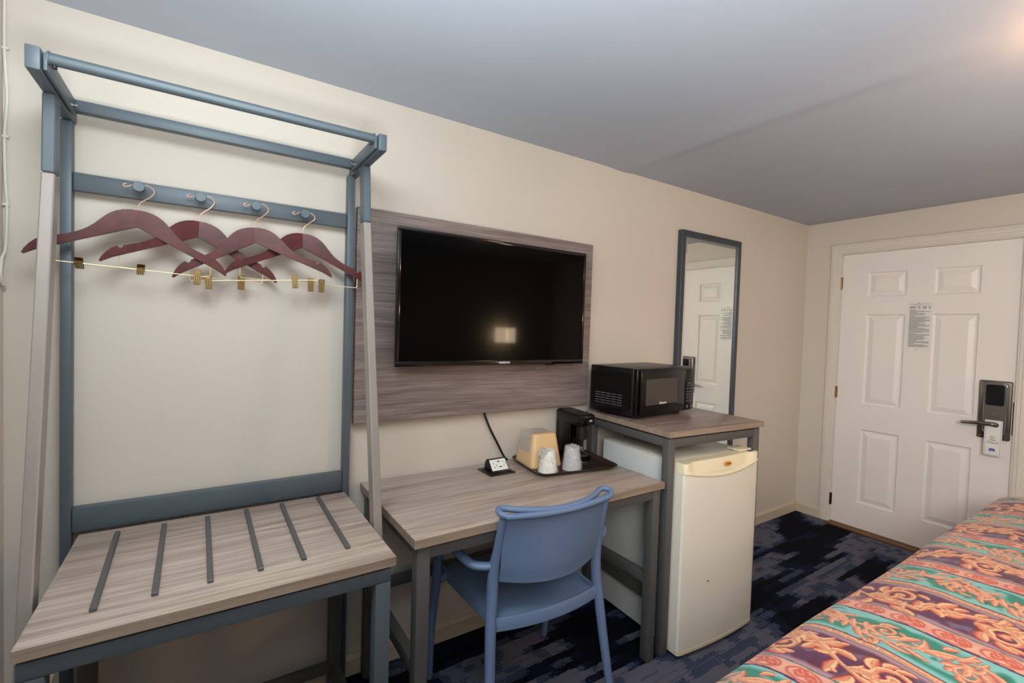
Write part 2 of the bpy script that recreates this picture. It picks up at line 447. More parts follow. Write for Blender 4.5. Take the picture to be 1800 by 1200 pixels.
# --- six-panel door, its panels pressed in relief
XF = XD+.004                                        # door face
door = bpy.data.objects.new('door_1', None); COL.objects.link(door); door['kind'] = 'structure'; door.location = (XD, -.725, 0)
OFF = (XD, -.725, 0)
dy0, dy1, dz0, dz1 = -.257, -1.193, .012, 2.037
pan = [(-.424, -.652, 1.719, 1.893), (-.793, -1.022, 1.719, 1.893), (-.424, -.654, .930, 1.590), (-.800, -1.020, .930, 1.590), (-.432, -.659, .200, .745), (-.804, -1.027, .200, .745)]
mb = MB(OFF)
yc = sorted({dy0, dy1, -.424, -.652, -.797, -1.022}); zc = sorted({dz0, dz1, .2, .745, .93, 1.59, 1.719, 1.893})
P2 = [(-.424, -.652, 1.719, 1.893), (-.797, -1.022, 1.719, 1.893), (-.424, -.652, .93, 1.59), (-.797, -1.022, .93, 1.59), (-.424, -.652, .2, .745), (-.797, -1.022, .2, .745)]
for i in range(len(yc)-1):
    for j in range(len(zc)-1):
        ym, zm = (yc[i]+yc[i+1])/2, (zc[j]+zc[j+1])/2
        if any(b < ym < a and c < zm < d for a, b, c, d in P2): continue
        q = [(XF, yc[i], zc[j]), (XF, yc[i+1], zc[j]), (XF, yc[i+1], zc[j+1]), (XF, yc[i], zc[j+1])]
        mb.bm.faces.new([mb.V(p) for p in q])
# edges + back
for q in ([(XF, dy0, dz0), (XF, dy0, dz1), (XF+.04, dy0, dz1), (XF+.04, dy0, dz0)], [(XF, dy1, dz0), (XF, dy1, dz1), (XF+.04, dy1, dz1), (XF+.04, dy1, dz0)],
          [(XF, dy0, dz1), (XF, dy1, dz1), (XF+.04, dy1, dz1), (XF+.04, dy0, dz1)], [(XF, dy0, dz0), (XF, dy1, dz0), (XF+.04, dy1, dz0), (XF+.04, dy0, dz0)],
          [(XF+.04, dy0, dz0), (XF+.04, dy1, dz0), (XF+.04, dy1, dz1), (XF+.04, dy0, dz1)]):
    mb.bm.faces.new([mb.V(p) for p in q])
bmesh.ops.remove_doubles(mb.bm, verts=list(mb.bm.verts), dist=1e-5)
mb.build('door_slab', M_DOOR, door)
for a, b, c, d in P2:
    mb = MB(OFF); loops = []
    for ins, dx in ((0, 0), (.006, .007), (.014, .009), (.020, .008), (.044, .0015), (.047, .001)):
        loops.append([mb.V((XF+dx, a-ins, c+ins)), mb.V((XF+dx, b+ins, c+ins)), mb.V((XF+dx, b+ins, d-ins)), mb.V((XF+dx, a-ins, d-ins))])
    for i in range(len(loops)-1):
        for j in range(4): mb.bm.faces.new((loops[i][j], loops[i][(j+1) % 4], loops[i+1][(j+1) % 4], loops[i+1][j]))
    mb.bm.faces.new(loops[-1]); mb.build('door_panel', M_DOOR, door, smooth=False)
for z, ln in ((1.825, .09), (1.0, .09), (.177, .09)):
    mb = MB(OFF); mb.lathe([(.006, -.046), (.006, .046)], (XD-.004, -.2505, z), 12)
    for kk in (-.02, .02): mb.lathe([(.0066, kk-.001), (.0066, kk+.001)], (XD-.004, -.2505, z), 12)
    mb.box(XD-.001, XD+.003, -.262, -.240, z-.044, z+.044)
    hg = mb.build('hinge', M_BRASS if z > 1.5 else M_NICKELD if z < .5 else M_BRASS, door)
# lock set
lp = MB(OFF).box(XF-.022, XF, -1.190, -1.046, .824, 1.180, .008, 3).build('lock_plate', M_NICKELD2, door, label='brushed metal lock plate')
mb = MB(OFF)
def rr(y0, y1, z0, z1, r, n=6):
    pts = []
    for cy, cz, a0 in ((y1-r, z1-r, 0), (y0+r, z1-r, 90), (y0+r, z0+r, 180), (y1-r, z0+r, 270)):
        for i in range(n+1):
            a = math.radians(a0+90*i/n); pts.append((cy+r*math.cos(a), cz+r*math.sin(a)))
    return pts
def rrprism(mb, y0, y1, z0, z1, r, x0, x1): return mb.prism(rr(y0, y1, z0, z1, r), (x0, x1), lambda a, e, b: (e, a, b))
rrprism(mb, -1.182, -1.072, .860, 1.170, .022, XF-.036, XF-.020); b1 = mb.build('lock_rim', M_CHROME, lp)
mb = MB(OFF); rrprism(mb, -1.172, -1.076, .870, 1.165, .020, XF-.046, XF-.034); mb.build('lock_body', M_NICKEL, lp)
mb = MB(OFF); rrprism(mb, -1.164, -1.083, 1.032, 1.158, .012, XF-.049, XF-.044); mb.build('card_reader', M_LOCKBLK, lp)
mb = MB(OFF); mb.lathe([(.0105, 0), (.0105, .010), (.008, .012)], (XF-.060, -1.118, .978), 20, 'X'); mb.box(XF-.068, XF-.058, -1.122, -1.114, .975, .996, .001)
mb.build('thumb_turn', M_NICKEL, lp)
for yy, zz in ((-1.060, 1.168), (-1.165, 1.172), (-1.060, .838), (-1.180, .838)):
    MB(OFF).lathe([(.004, 0), (.004, .002), (.002, .003)], (XF-.0245, yy, zz), 10, 'X').build('screw', M_CHROME, lp)
mb = MB(OFF).box(XD-.001, XD+.030, -1.203, -1.1935, .86, 1.06, .001); mb.build('strike_plate', M_NICKELD, door)
mb = MB(OFF)
mb.tube([(XF-.044, -1.135, .922), (XF-.072, -1.135, .922), (XF-.084, -1.128, .922), (XF-.086, -1.10, .922), (XF-.085, -1.04, .918), (XF-.078, -.985, .912)], [.012, .012, .0125, .012, .011, .0085], 16)
mb.build('handle', M_NICKEL, door, label='brushed metal lever handle')
mb = MB(OFF).lathe([(.017, 0), (.017, .006)], (XF-.052, -1.135, .922), 20, 'X'); mb.build('handle_rose', M_CHROME, door)
# threshold
struct(MB().box(3.965, XD+.10, DY1+.006, DY0-.006, .0, .010, .003).build('trim_5', M_THRESH))

# notice on the door
t = thing('notice', 'laminated white notice of small grey print hanging between the upper panels of the white door', 'notice', (XF, -.73, 1.51))
OFN = (XF, -.73, 1.51)
MB(OFN).box(XF-.0022, XF-.0004, -.795, -.664, 1.343, 1.672).build('sheet', M_PAPER, t)
mb = MB(OFN); z = 1.652
def bar(mb, y0, y1, z0, z1, x=XF-.0026): mb.box(x, x+.0006, y1, y0, z0, z1)
bar(mb, -.673, -.787, 1.6565, 1.6585); bar(mb, -.700, -.742, 1.6495, 1.6515)
for (a, b) in ((-.675, -.709), (-.718, -.732), (-.744, -.765), (-.774, -.786)):
    for zz in (1.641, 1.636, 1.631, 1.626): bar(mb, a, b, zz, zz+.0028)
z = 1.615
rnd = random.Random(3)
for n_, gap in ((2, .007), (3, .008), (8, .006), (4, .005), (7, .008), (8, .006), (3, .006), (4, 0)):
    bar(mb, -.675, -.675-rnd.uniform(.03, .06), z, z+.0032)
    for i in range(n_):
        z -= .0052; bar(mb, -.675, -.785+rnd.choice((0, 0, 0, .02, .03)), z, z+.0027)
    z -= gap
mb.build('print', M_INK, t, kind='stuff')
for yy, zz in ((-.722, 1.664), (-.722, 1.349)): MB(OFN).lathe([(.003, 0), (.003, .003)], (XF-.006, yy, zz), 10, 'X').build('tack', M_INKD, t)

# door hanger
TX = XF-.0675
t = thing('door_hanger', 'white do-not-disturb tag with blue crest hanging from the door lever', 'tag', (TX, -1.127, .94))
OFT = (TX, -1.127, .94)
mb = MB(OFT)
# tag with a round hole round the lever neck
outer = rr(-1.167, -1.090, .732, .945, .006, 4); hc_, hr = (-1.1355, .9175), .0155
tmp = bmesh.new(); ov = [tmp.verts.new((TX, a, b)) for a, b in outer]
nh = 28; hv = [tmp.verts.new((TX, hc_[0]+hr*math.cos(2*PI*i/nh), hc_[1]+hr*math.sin(2*PI*i/nh))) for i in range(nh)]
ed = [tmp.edges.new((ov[i], ov[(i+1) % len(ov)])) for i in range(len(ov))]+[tmp.edges.new((hv[i], hv[(i+1) % nh])) for i in range(nh)]
bmesh.ops.triangle_fill(tmp, use_beauty=True, edges=ed)
for f in list(tmp.faces):
    c_ = f.calc_center_median()
    if (c_.y-hc_[0])**2+(c_.z-hc_[1])**2 < (hr*.9)**2: tmp.faces.remove(f)
r_ = bmesh.ops.extrude_face_region(tmp, geom=list(tmp.faces)); bmesh.ops.translate(tmp, verts=[v for v in r_['geom'] if isinstance(v, bmesh.types.BMVert)], vec=(.0009, 0, 0))
mb.merge(tmp); mb.build('card', M_PAPER, t)
mb = MB(OFT)
bx = TX-.0005
for (a, b, c, d) in ((-1.162, -1.0945, .7375, .7387), (-1.162, -1.0945, .9385, .9397), (-1.162, -1.1608, .7375, .9397), (-1.0957, -1.0945, .7375, .9397)): mb.box(bx, bx+.0004, a, b, c, d)
mb.build('border', M_BLUEL, t)
for s_, z, sz in (('Do', .842, .0165), ('Not', .826, .0165), ('Disturb', .810, .0165)):
    text_obj('lettering', s_, sz, M_INKD, t, (bx-TX, 0-.0, z-.94), R_DOOR, .0003, font_shear=.25)
mb = MB(OFT); pts = []
for i in range(13):
    a = math.radians(200-220*i/12); pts.append((-1.127-.0125*math.cos(a)*1.0, .768+.0065*math.sin(a)+.003))
pts = [(-1.140, .757), (-1.114, .757), (-1.113, .768), (-1.117, .773), (-1.127, .7755), (-1.137, .773), (-1.141, .768)]
mb.prism(pts, (bx-.0002, bx+.0006), lambda a, e, b: (e, a, b)); mb.build('crest', M_BLUE, t)
mb = MB(OFT).prism([(-1.137, .763), (-1.117, .763), (-1.119, .768), (-1.127, .7715), (-1.135, .768)], (bx-.0006, bx), lambda a, e, b: (e, a, b)); mb.build('crest_crown', M_BLUEL, t)
mb = MB(OFT).box(bx-.0007, bx, -1.1405, -1.1135, .7592, .7604); mb.build('crest_line', M_PAPER, t)

# ================================================================== wall panel and television
t = thing('mounting_board', 'wide grey-brown wood-grain board fixed to the wall behind the television', 'panel', (1.09, -.02, 1.02))
OP = (1.09, -.02, 1.02)
MB(OP).box(.486, 1.699, -.040, -.014, 1.0204, 1.858, .0012).build('board', M_LAMP, t)
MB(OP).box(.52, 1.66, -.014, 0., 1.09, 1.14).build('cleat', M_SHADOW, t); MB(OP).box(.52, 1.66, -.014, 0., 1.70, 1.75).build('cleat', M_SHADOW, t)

t = thing('television', 'flat black television switched off, mounted on the grey-brown wall panel', 'television', (1.109, -.07, 1.245))
OT = (1.109, -.07, 1.245)
tx0, tx1, tz0, tz1 = .6242, 1.5947, 1.2449, 1.793
mb = MB(OT); mb.box(tx0, tx1, -.101, -.088, tz0, tz1, .003, 2)
mb.build('rear_shell', M_BLACKM, t)
mb = MB(OT); mb.hexa([(tx0+.10, -.055, tz0+.10), (tx1-.10, -.055, tz0+.10), (tx1-.10, -.055, tz1-.12), (tx0+.10, -.055, tz1-.12)] and
    [(tx0+.04, -.088, tz0+.03), (tx1-.04, -.088, tz0+.03), (tx1-.12, -.062, tz0+.08), (tx0+.12, -.062, tz0+.08), (tx0+.04, -.088, tz1-.05), (tx1-.04, -.088, tz1-.05), (tx1-.12, -.062, tz1-.16), (tx0+.12, -.062, tz1-.16)])
mb.build('back_cover', M_BLACKM, t)
MB(OT).box(.95, 1.27, -.064, -.040, 1.38, 1.66).build('wall_bracket', M_BLACKM, t)
bz = .014
mb = MB(OT)
for a, b, c, d in ((tx0, tx1, tz0, tz0+.020), (tx0, tx1, tz1-bz, tz1), (tx0, tx0+bz, tz0+.0201, tz1-bz-.0001), (tx1-bz, tx1, tz0+.0201, tz1-bz-.0001)): mb.box(a, b, -.107, -.100, c, d, .0018, 2)
mb.build('bezel', M_BEZEL, t)
MB(OT).box(tx0+bz-.001, tx1-bz+.001, -.1040, -.1005, tz0+.019, tz1-bz+.001).build('screen', M_SCREEN, t)
text_obj('logo', 'SAMSUNG', .0125, M_WHITEP, t, (1.129-1.109, -.1074+.07, tz0+.0098-1.245), R_FRONT, .0003, bold=.0004)
mb = MB(OT).prism([(1.36, tz0+.001), (1.372, tz0-.006), (1.412, tz0-.006), (1.42, tz0+.001)], (-.104, -.094)); mb.build('sensor', M_BLACK, t)

# tv cable down the wall
tag(MB().tube([(1.085, -.0068, 1.05), (1.090, -.0085, 1.010), (1.108, -.012, .962), (1.130, -.012, .920), (1.158, -.012, .873), (1.186, -.013, .823), (1.200, -.020, .7955), (1.212, -.030, .7840)], .0052, 8).build('power_cord', M_CORD),
    'black cable running down the wall from the television panel to the desk', 'cable')
tag(MB().tube([(1.131, -.005, .905), (1.146, -.006, .862), (1.164, -.007, .818), (1.174, -.014, .783)], .0022, 6).build('thin_wire', M_CABLE),
    'thin pale wire beside the black cable above the desk', 'cable')

# ================================================================== garment rack with bench
t = thing('garment_rack_bench', 'slate metal clothes rack with hook rail over a wood-grain luggage bench', 'clothes rack', (.07, -.34, 0))
OR = (.07, -.34, 0)
BL, BR = (-.344, -.318), (.458, .484)
def rp(name, args, mat=M_STEEL, bev=.0025, parent=None, **k2):
    return MB(OR).box(*args, bev, 2).build(name, mat, parent or t, **k2)
bench = rp('bench_top', (-.302, .452, -.641, -.062, .742, .7674), M_LAM, .0012)
MB(OR).box(-.3022, .4522, -.6418, -.6405, .7425, .7669).build('edge_band', M_EDGE, bench)
MB(OR).box(-.3028, -.3018, -.6405, -.0625, .7425, .7669).build('edge_band', M_EDGE, bench)
MB(OR).box(.4518, .4528, -.6405, -.0625, .7425, .7669).build('edge_band', M_EDGE, bench)
rp('apron', (-.300, .442, -.632, -.600, .697, .7335))
rp('apron', (-.260, .400, -.090, -.058, .697, .7335))
for x0, x1 in ((-.300, -.268), (.410, .442)): rp('side_rail', (x0, x1, -.600, -.091, .698, .7325))
for x0, x1 in ((-.300, -.258), (.400, .442)):
    rp('leg', (x0, x1, -.632, -.590, .004, .6962), M_STEEL)
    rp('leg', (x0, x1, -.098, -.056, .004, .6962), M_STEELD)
    for y0 in (-.630, -.096): rp('foot', (x0+.006, x1-.006, y0+.006, y0+.034, 0., .0045), M_BLACKM, .001)
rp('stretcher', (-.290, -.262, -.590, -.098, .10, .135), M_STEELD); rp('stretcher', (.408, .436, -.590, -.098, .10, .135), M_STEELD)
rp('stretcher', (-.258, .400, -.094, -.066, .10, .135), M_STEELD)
rp('gap_shade', (-.296, .438, -.596, -.098, .7340, .7420), M_SHADOW, 0)  # dark sheet standing for the shadow line under the bench top
slx = [(-.2089, -.1971, -.1086, -.5585), (-.0979, -.0903, -.1066, -.5508), (.0143, .0181, -.1045, -.5494), (.1237, .1276, -.095, -.5476), (.2312, .2314, -.096, -.5424), (.3525, .3486, -.0874, -.5341)]
for xa, xb, ya, yb in slx:
    h = .0065; z0, z1 = .7674, .7765
    MB(OR).hexa([(xa-h, ya, z0), (xa+h, ya, z0), (xb+h, yb, z0), (xb-h, yb, z0), (xa-h, ya, z1), (xa+h, ya, z1), (xb+h, yb, z1), (xb-h, yb, z1)], .0015).build('luggage_slat', M_STEELD, t)
# uprights at the wall
rp('rear_post', (-.347, -.322, -.052, -.014, 0.0, 1.9640)); rp('rear_post', (.447, .472, -.052, -.014, 0.0, 1.9640))
rp('back_board', (-.321, .446, -.046, -.016, .7690, .8410), M_STEEL)
hook_rail = rp('hook_rail', (-.321, .446, -.040, -.018, 1.7706, 1.8223), M_STEEL)
rp('rear_top_rail', (-.317, .457, -.080, -.050, 1.985, 2.0168), M_STEEL)
for (a, b), s_ in ((BL, 1), (BR, -1)):
    rp('side_beam', (a, b, -.380, -.012, 1.9645, 2.0168))
    ia = (b+.003, b+.010) if s_ > 0 else (a-.010, a-.003)
    rp('inner_plate', (ia[0], ia[1], -.372, -.083, 1.970, 2.010), M_STEEL, .001)
    bx0, bx1 = (b, b+.004) if s_ > 0 else (a-.004, a)
    rp('beam_gap_shade', (bx0, bx1, -.350, -.10, 1.980, 2.000), M_SHADOW, 0)  # dark strip put in for the shaded gap between beam and plate
    xx = ia[1]+.004 if s_ > 0 else ia[0]-.004
    MB(OR).lathe([(.006, -.004), (.006, .004)], (xx, -.105, 1.990), 12, 'X').build('bolt', M_CHROME, t)
MB(OR).tube([(-.308, -.358, 2.003), (.448, -.358, 2.003)], .0138, 24, smooth=False).build('hanging_rail', M_STEEL, t)
for xx in (-.3075, .4475): MB(OR).lathe([(.0165, -.002), (.0165, .002)], (xx, -.358, 2.003), 20, 'X').build('rail_flange', M_STEEL, t)
for xx in (-.298, .438): MB(OR).lathe([(.005, 0), (.005, .007)], (xx, -.358, 1.9825), 10).build('set_screw', M_BLACKM, t)
# leaning front posts: dark upper sleeve, taupe lower length
def slope(x0, x1, yt, zt, yb, zb, d, name, mat):
    MB(OR).hexa([(x0, yb, zb), (x1, yb, zb), (x1, yb+d, zb), (x0, yb+d, zb), (x0, yt, zt), (x1, yt, zt), (x1, yt+d, zt), (x0, yt+d, zt)], .003).build(name, mat, t)
for (a, b), yt, yj in ((BL, -.243, -.252), (BR, -.203, -.2255)):
    slope(a, b, yt, 1.9645, yj, 1.7655, .048, 'front_post_sleeve', M_STEEL)
    slope(a, b, yj, 1.7645, -.600, 0.0, .052, 'front_post', M_TAUPE) if False else slope(a, b, yj, 1.7645, (-.430 if a < 0 else -.426)-.145, .002, .052, 'front_post', M_TAUPE)
KX = [(-.1685, 1.8026), (-.0139, 1.7993), (.1415, 1.7981), (.2931, 1.7945)]
for x, z in KX:
    mb = MB(OR); mb.lathe([(.0065, -.072), (.0065, -.040)], (x, 0, z-.004), 16, 'Y'); mb.lathe([(.014, -.087), (.0155, -.085), (.0155, -.073), (.013, -.071)], (x, 0, z-.004), 28, 'Y')
    mb.build('hook_knob', M_STEEL, hook_rail)

# ------------------------------------------------------------------ hangers
top = [(0, 0), (.018, -.001), (.035, -.005), (.050, -.012), (.062, -.0205), (.074, -.0325), (.086, -.0475), (.097, -.0610), (.108, -.0720), (.120, -.0815), (.134, -.0905), (.150, -.0985), (.168, -.1060), (.183, -.1120), (.1855, -.1190), (.190, -.1220), (.195, -.1210), (.1985, -.1160), (.212, -.1270), (.222, -.1385), (.231, -.1530), (.236, -.1660)]
bot = [(0, -.051), (.205, -.1510), (.222, -.1620), (.232, -.1690)]
def hanger_body(al):
    mb = MB()
    for s_ in (-1, 1):
        poly = top+bot[::-1]
        def fn(a, e, b, s_=s_):
            ca, sa = math.cos(al), math.sin(al)
            return (s_*(a*ca)+0, -a*sa+e*(1), b)
        tmp = bmesh.new()
        A = [tmp.verts.new(fn(a, -.0055, b)) for a, b in poly]; B = [tmp.verts.new(fn(a, .0055, b)) for a, b in poly]
        fa = tmp.faces.new(A); fb = tmp.faces.new(B[::-1]); n = len(poly); rim = []
        for i in range(n):
            if i == n-1: tmp.faces.new((A[i], B[i], B[0], A[0])); continue
            tmp.faces.new((A[i], B[i], B[i+1], A[i+1]))
        bmesh.ops.recalc_face_normals(tmp, faces=list(tmp.faces))
        ee = [e for e in tmp.edges if (fa in e.link_faces or fb in e.link_faces) and not all(abs(v.co.x) < 1e-5 for v in e.verts)]
        bmesh.ops.bevel(tmp, geom=ee, offset=.0016, segments=2, affect='EDGES')
        bmesh.ops.triangulate(tmp, faces=[f for f in tmp.faces if len(f.verts) > 4])
        mb.merge(tmp)
    return mb
CENT = [(-.1698, -.0780, 1.7289), (-.0177, -.0515, 1.7229), (.1366, -.0730, 1.7214), (.2906, -.0560, 1.7250)]
HDY = [.012, -.007, .008, -.003]
PSI = [.05, .12, -.112, -.04]; TAU = [.043, .049, -.076, .019]
CLIP = [((-.121, 1), (.156, 0)), ((-.139, 1), (.127, 0)), ((-.140, 0), (.113, 0)), ((.030, 0), (.066, 0))]
HL = ['leftmost mahogany clip hanger, its arm passing behind the left front post of the rack',
      'second mahogany clip hanger from the left, with a pale sheen on its left arm',
      'third mahogany clip hanger from the left, on the third knob of the rail',
      'rightmost mahogany clip hanger, its right tip reaching behind the right front post']
for i in range(4):
    C0 = Vector(CENT[i])
    h = thing('clothes_hanger', HL[i], 'hanger', C0, PSI[i], 'wooden clip hangers on the hook rail')
    AL = .12
    R = Matrix.Rotation(TAU[i], 4, 'Y')
    def fin(mb, name, mat, par, **k2):
        mb.bm.transform(R); return mb.build(name, mat, par, **k2)
    fin(hanger_body(AL), 'shoulder_bar', M_WOODH, h)
    # hook (kept clear of the knob stem)
    kx, kz = KX[i][0]-C0.x, KX[i][1]-.004-C0.z
    mb = MB()
    mb.tube([(0, 0, -.008), (0, 0, .010), (.005, 0, .024), (.017, 0, .036), (.029, 0, .047), (kx+.036, 0, kz-.009), (kx+.033, 0, kz+.003), (kx+.020, 0, kz+.0105), (kx+.004, 0, kz+.0095), (kx-.012, 0, kz+.0080), (kx-.025, 0, kz+.001), (kx-.034, 0, kz-.002), (kx-.037, 0, kz+.004), (kx-.029, 0, kz+.008)], .0015, 8, res=8)
    for v in mb.bm.verts: v.co.y += HDY[i]*min(1, max(0, v.co.z/.06))
    mb.build('hook', M_COPPER, h)
    mb = MB(); zz = -.178; ya = -.19*math.sin(AL)
    pts = [(-.190, ya, -.139), (-.190, ya, zz+.006), (-.186, ya, zz), (.186, ya, zz), (.190, ya, zz+.006), (.190, ya, -.139)]
    mb.tube(pts, .0013, 8, smooth=False); wire = fin(mb, 'clip_wire', M_GOLD, h)
    for s, tilt in CLIP[i]:
        rib = MB(); tmp = MB()
        # two ribbed jaws that meet at the bottom, open at the top
        for sg in (-1, 1):
            tmp.hexa([(-.0095, sg*.0012-.0006, -.027), (.0095, sg*.0012-.0006, -.027), (.0095, sg*.0012+.0006, -.027), (-.0095, sg*.0012+.0006, -.027),
                      (-.0095, sg*.0065-.0006, .019), (.0095, sg*.0065-.0006, .019), (.0095, sg*.0065+.0006, .019), (-.0095, sg*.0065+.0006, .019)])
            for r_ in range(4):
                x = -.0072+r_*.0048
                rib.hexa([(x-.0008, sg*.0022-.0008, -.025), (x+.0008, sg*.0022-.0008, -.025), (x+.0008, sg*.0022+.0008, -.025), (x-.0008, sg*.0022+.0008, -.025),
                          (x-.0008, sg*.0052-.0008, .004), (x+.0008, sg*.0052-.0008, .004), (x+.0008, sg*.0052+.0008, .004), (x-.0008, sg*.0052+.0008, .004)])
            for r_ in range(3):
                z = .0065+r_*.0045
                rib.box(-.008, .008, sg*.0068-.0008, sg*.0068+.0008, z-.0008, z+.0008)
        tmp.tube([(-.0075, 0, 0), (.0075, 0, 0)], .0032, 10, smooth=False)
        for m_ in (tmp, rib):
            if tilt: m_.bm.transform(Matrix.Rotation(math.radians(62), 4, 'X'))
            m_.bm.transform(Matrix.Translation((s, ya, zz)))
        cl = fin(tmp, 'clip', M_GOLDC, h); fin(rib, 'clip_ribs', M_GOLDR, cl)

# ================================================================== desk
t = thing('desk', 'narrow writing desk with grey-brown wood-grain top and dark metal legs', 'desk', (1.083, -.31, 0))
OD = (1.083, -.31, 0)
def dp(name, args, mat=M_STEELD, bev=.002, **k2): return MB(OD).box(*args, bev, 2).build(name, mat, t, **k2)
dtop = dp('desk_top', (.5248, 1.6412, -.5975, -.012, .7500, .7777), M_LAM, .0012)
MB(OD).box(.5246, 1.6414, -.5983, -.5972, .7504, .7772).build('edge_band', M_EDGE, dtop)
MB(OD).box(.5240, .5250, -.5970, -.0125, .7504, .7772).build('edge_band', M_EDGE, dtop)
MB(OD).box(1.6410, 1.6420, -.5970, -.0125, .7504, .7772).build('edge_band', M_EDGE, dtop)
for x0, x1 in ((.538, .580), (1.588, 1.630)):
    for y0, y1 in ((-.585, -.543), (-.068, -.026)):
        dp('leg', (x0, x1, y0, y1, .005, .7440)); dp('foot', (x0+.004, x1-.004, y0+.004, y1-.004, 0, .0052), M_BLACKM, .001)
    dp('stretcher', (x0+.004, x1-.004, -.543, -.068, .332, .374)); dp('side_rail', (x0+.006, x1-.006, -.543, -.068, .705, .742))
dp('apron', (.580, 1.588, -.583, -.556, .7065, .7400)); dp('apron', (.580, 1.588, -.060, -.036, .7065, .7400))
dp('back_rail', (.580, 1.588, -.058, -.034, .340, .380))
dp('top_gap_shade', (.545, 1.622, -.578, -.034, .7440, .7500), M_SHADOW, 0)  # dark layer coloured as the shade in the gap below the desk top

# ================================================================== tall table with fridge under it
ang = -math.radians(3.9)
t = thing('side_table', 'tall square table with grey-brown top standing over the small fridge', 'table', (1.6540, -.6050, 0), ang)
def tp(name, args, mat=M_STEELD, bev=.002, par=None, **k2): return MB().box(*args, bev, 2).build(name, mat, par or t, **k2)
TW, TD, TZ = .655, .570, .990
ttop = tp('table_top', (0, TW, 0, TD, TZ-.0255, TZ), M_LAMT, .0012)
tp('edge_band', (-.0002, TW+.0002, -.0008, .0003, TZ-.025, TZ-.0005), M_EDGE, 0, ttop); tp('edge_band', (-.0008, .0003, 0, TD, TZ-.025, TZ-.0005), M_EDGE, 0, ttop)
tp('edge_band', (TW-.0003, TW+.0008, 0, TD, TZ-.025, TZ-.0005), M_EDGE, 0, ttop)
for x0, x1 in ((.008, .046), (.597, .635)):
    for y0, y1 in ((.010, .048), (TD-.048, TD-.010)):
        tp('leg', (x0, x1, y0, y1, .005, TZ-.0325)); tp('foot', (x0+.004, x1-.004, y0+.004, y1-.004, 0, .0052), M_BLACKM, .001)
    tp('side_rail', (x0+.002, x1-.002, .048, TD-.048, TZ-.072, TZ-.0345))
tp('stretcher', (.012, .036, .048, TD-.048, .205, .256))
tp('apron', (.046, .597, .012, .040, TZ-.072, TZ-.0345)); tp('apron', (.046, .597, TD-.040, TD-.012, TZ-.072, TZ-.0345))
tp('top_gap_shade', (.014, .645, .016, TD-.016, TZ-.0325, TZ-.0255), M_SHADOW, 0)  # shade of the gap below the table top, put in as a dark layer

fr = thing('mini_fridge', 'worn white mini fridge with yellowed handle strip standing under the tall table', 'fridge', (1.7235, -.576, 0), -math.radians(2.2))
def fp(name, args, mat=M_FRIDGE, bev=.006, par=None, seg=3, **k2): return MB().box(*args, bev, seg).build(name, mat, par or fr, **k2)
FW = .509
fp('cabinet', (0, FW, 0, .455, .030, .846), M_FRIDGES, .006)
fp('top_lid', (.0, FW, .0, .455, .8465, .8515), M_FRIDGE, .002)
fp('gasket', (.008, FW-.008, -.0105, .0, .045, .838), M_GASKET, .002)
for xx in (.04, FW-.04):
    for yy in (.035, .40): MB().lathe([(.018, 0), (.018, .004), (.012, .008), (.012, .031)], (xx, yy, 0), 16).build('foot', M_BLACKM, fr)
# door: slightly bowed front
def bow(u): return .014*(1-(2*u-1)**2)
mb = MB(); n = 24; z0, z1 = .040, .772
rows = []
x0d, x1d = -.012, FW+.010
front = [(x0d+(x1d-x0d)*i/n, -.069-bow(i/n)) for i in range(n+1)]
# handle-strip lower edge sags in an arc
def hz(u): return .812-.030*math.sin(PI*min(1, max(0, u)))-.004
outl = [(x0d, -.0105), (x0d, -.060), (x0d+.006, -.068)]+front[1:-1]+[(x1d-.006, -.068), (x1d, -.060), (x1d, -.0105)]
A = [mb.V((x, y, z0)) for x, y in outl]
B = [mb.V((x, y, hz((x-x0d)/(x1d-x0d)))) for x, y in outl]
mb.bm.faces.new(A[::-1]); mb.bm.faces.new(B)
for i in range(len(outl)): mb.bm.faces.new((A[i], A[(i+1) % len(outl)], B[(i+1) % len(outl)], B[i]))
fd = mb.build('door', M_FRIDGE, fr)
mb = MB()
A = [mb.V((x, y-.0015 if y < -.05 else y, .024)) for x, y in outl]; B = [mb.V((x, y-.0015 if y < -.05 else y, .0395)) for x, y in outl]
mb.bm.faces.new(A[::-1]); mb.bm.faces.new(B)
for i in range(len(outl)): mb.bm.faces.new((A[i], A[(i+1) % len(outl)], B[(i+1) % len(outl)], B[i]))
mb.build('bottom_trim', M_IVORY, fd)
# handle strip: recessed scoop, lip along the bottom
mb = MB(); N = len(outl)
def lay(fz, push, pull=0.):
    out = []
    for x, y in outl:
        u = (x-x0d)/(x1d-x0d); yy = y-push if y < -.045 else y
        if pull and .07 < u < .93 and y < -.045: yy = y+pull*min(1, (u-.07)/.03, (.93-u)/.03)
        out.append(mb.V((x, yy, fz(u))))
    return out
L0 = lay(lambda u: hz(u)+.0008, .002); L1 = lay(lambda u: hz(u)+.007, .005); L2 = lay(lambda u: hz(u)+.012, .003); L3 = lay(lambda u: max(hz(u)+.018, hz(u)+.016), .0, .010)
L4 = lay(lambda u: .852, .0, .022); L5 = lay(lambda u: .855, -.002, .024)
Ls = [L0, L1, L2, L3, L4, L5]
mb.bm.faces.new(L0[::-1]); mb.bm.faces.new(L5)
for a, b in zip(Ls[:-1], Ls[1:]):
    for i in range(N): mb.bm.faces.new((a[i], a[(i+1) % N], b[(i+1) % N], b[i]))
hs = mb.build('handle_strip', M_IVORY, fd, label='yellowed plastic handle strip', angle=50)
ub = .54; bxx = x0d+(x1d-x0d)*ub
mb = MB(); mb.lathe([(1, 0), (1, .0022), (.9, .0032)], (0, 0, 0), 28, 'Y'); mb.bm.transform(Matrix.Translation((bxx, -.069-.006, .8275)) @ Matrix.Rotation(math.radians(-14), 4, 'X') @ Matrix.Diagonal((.024, -1, .0105, 1)))
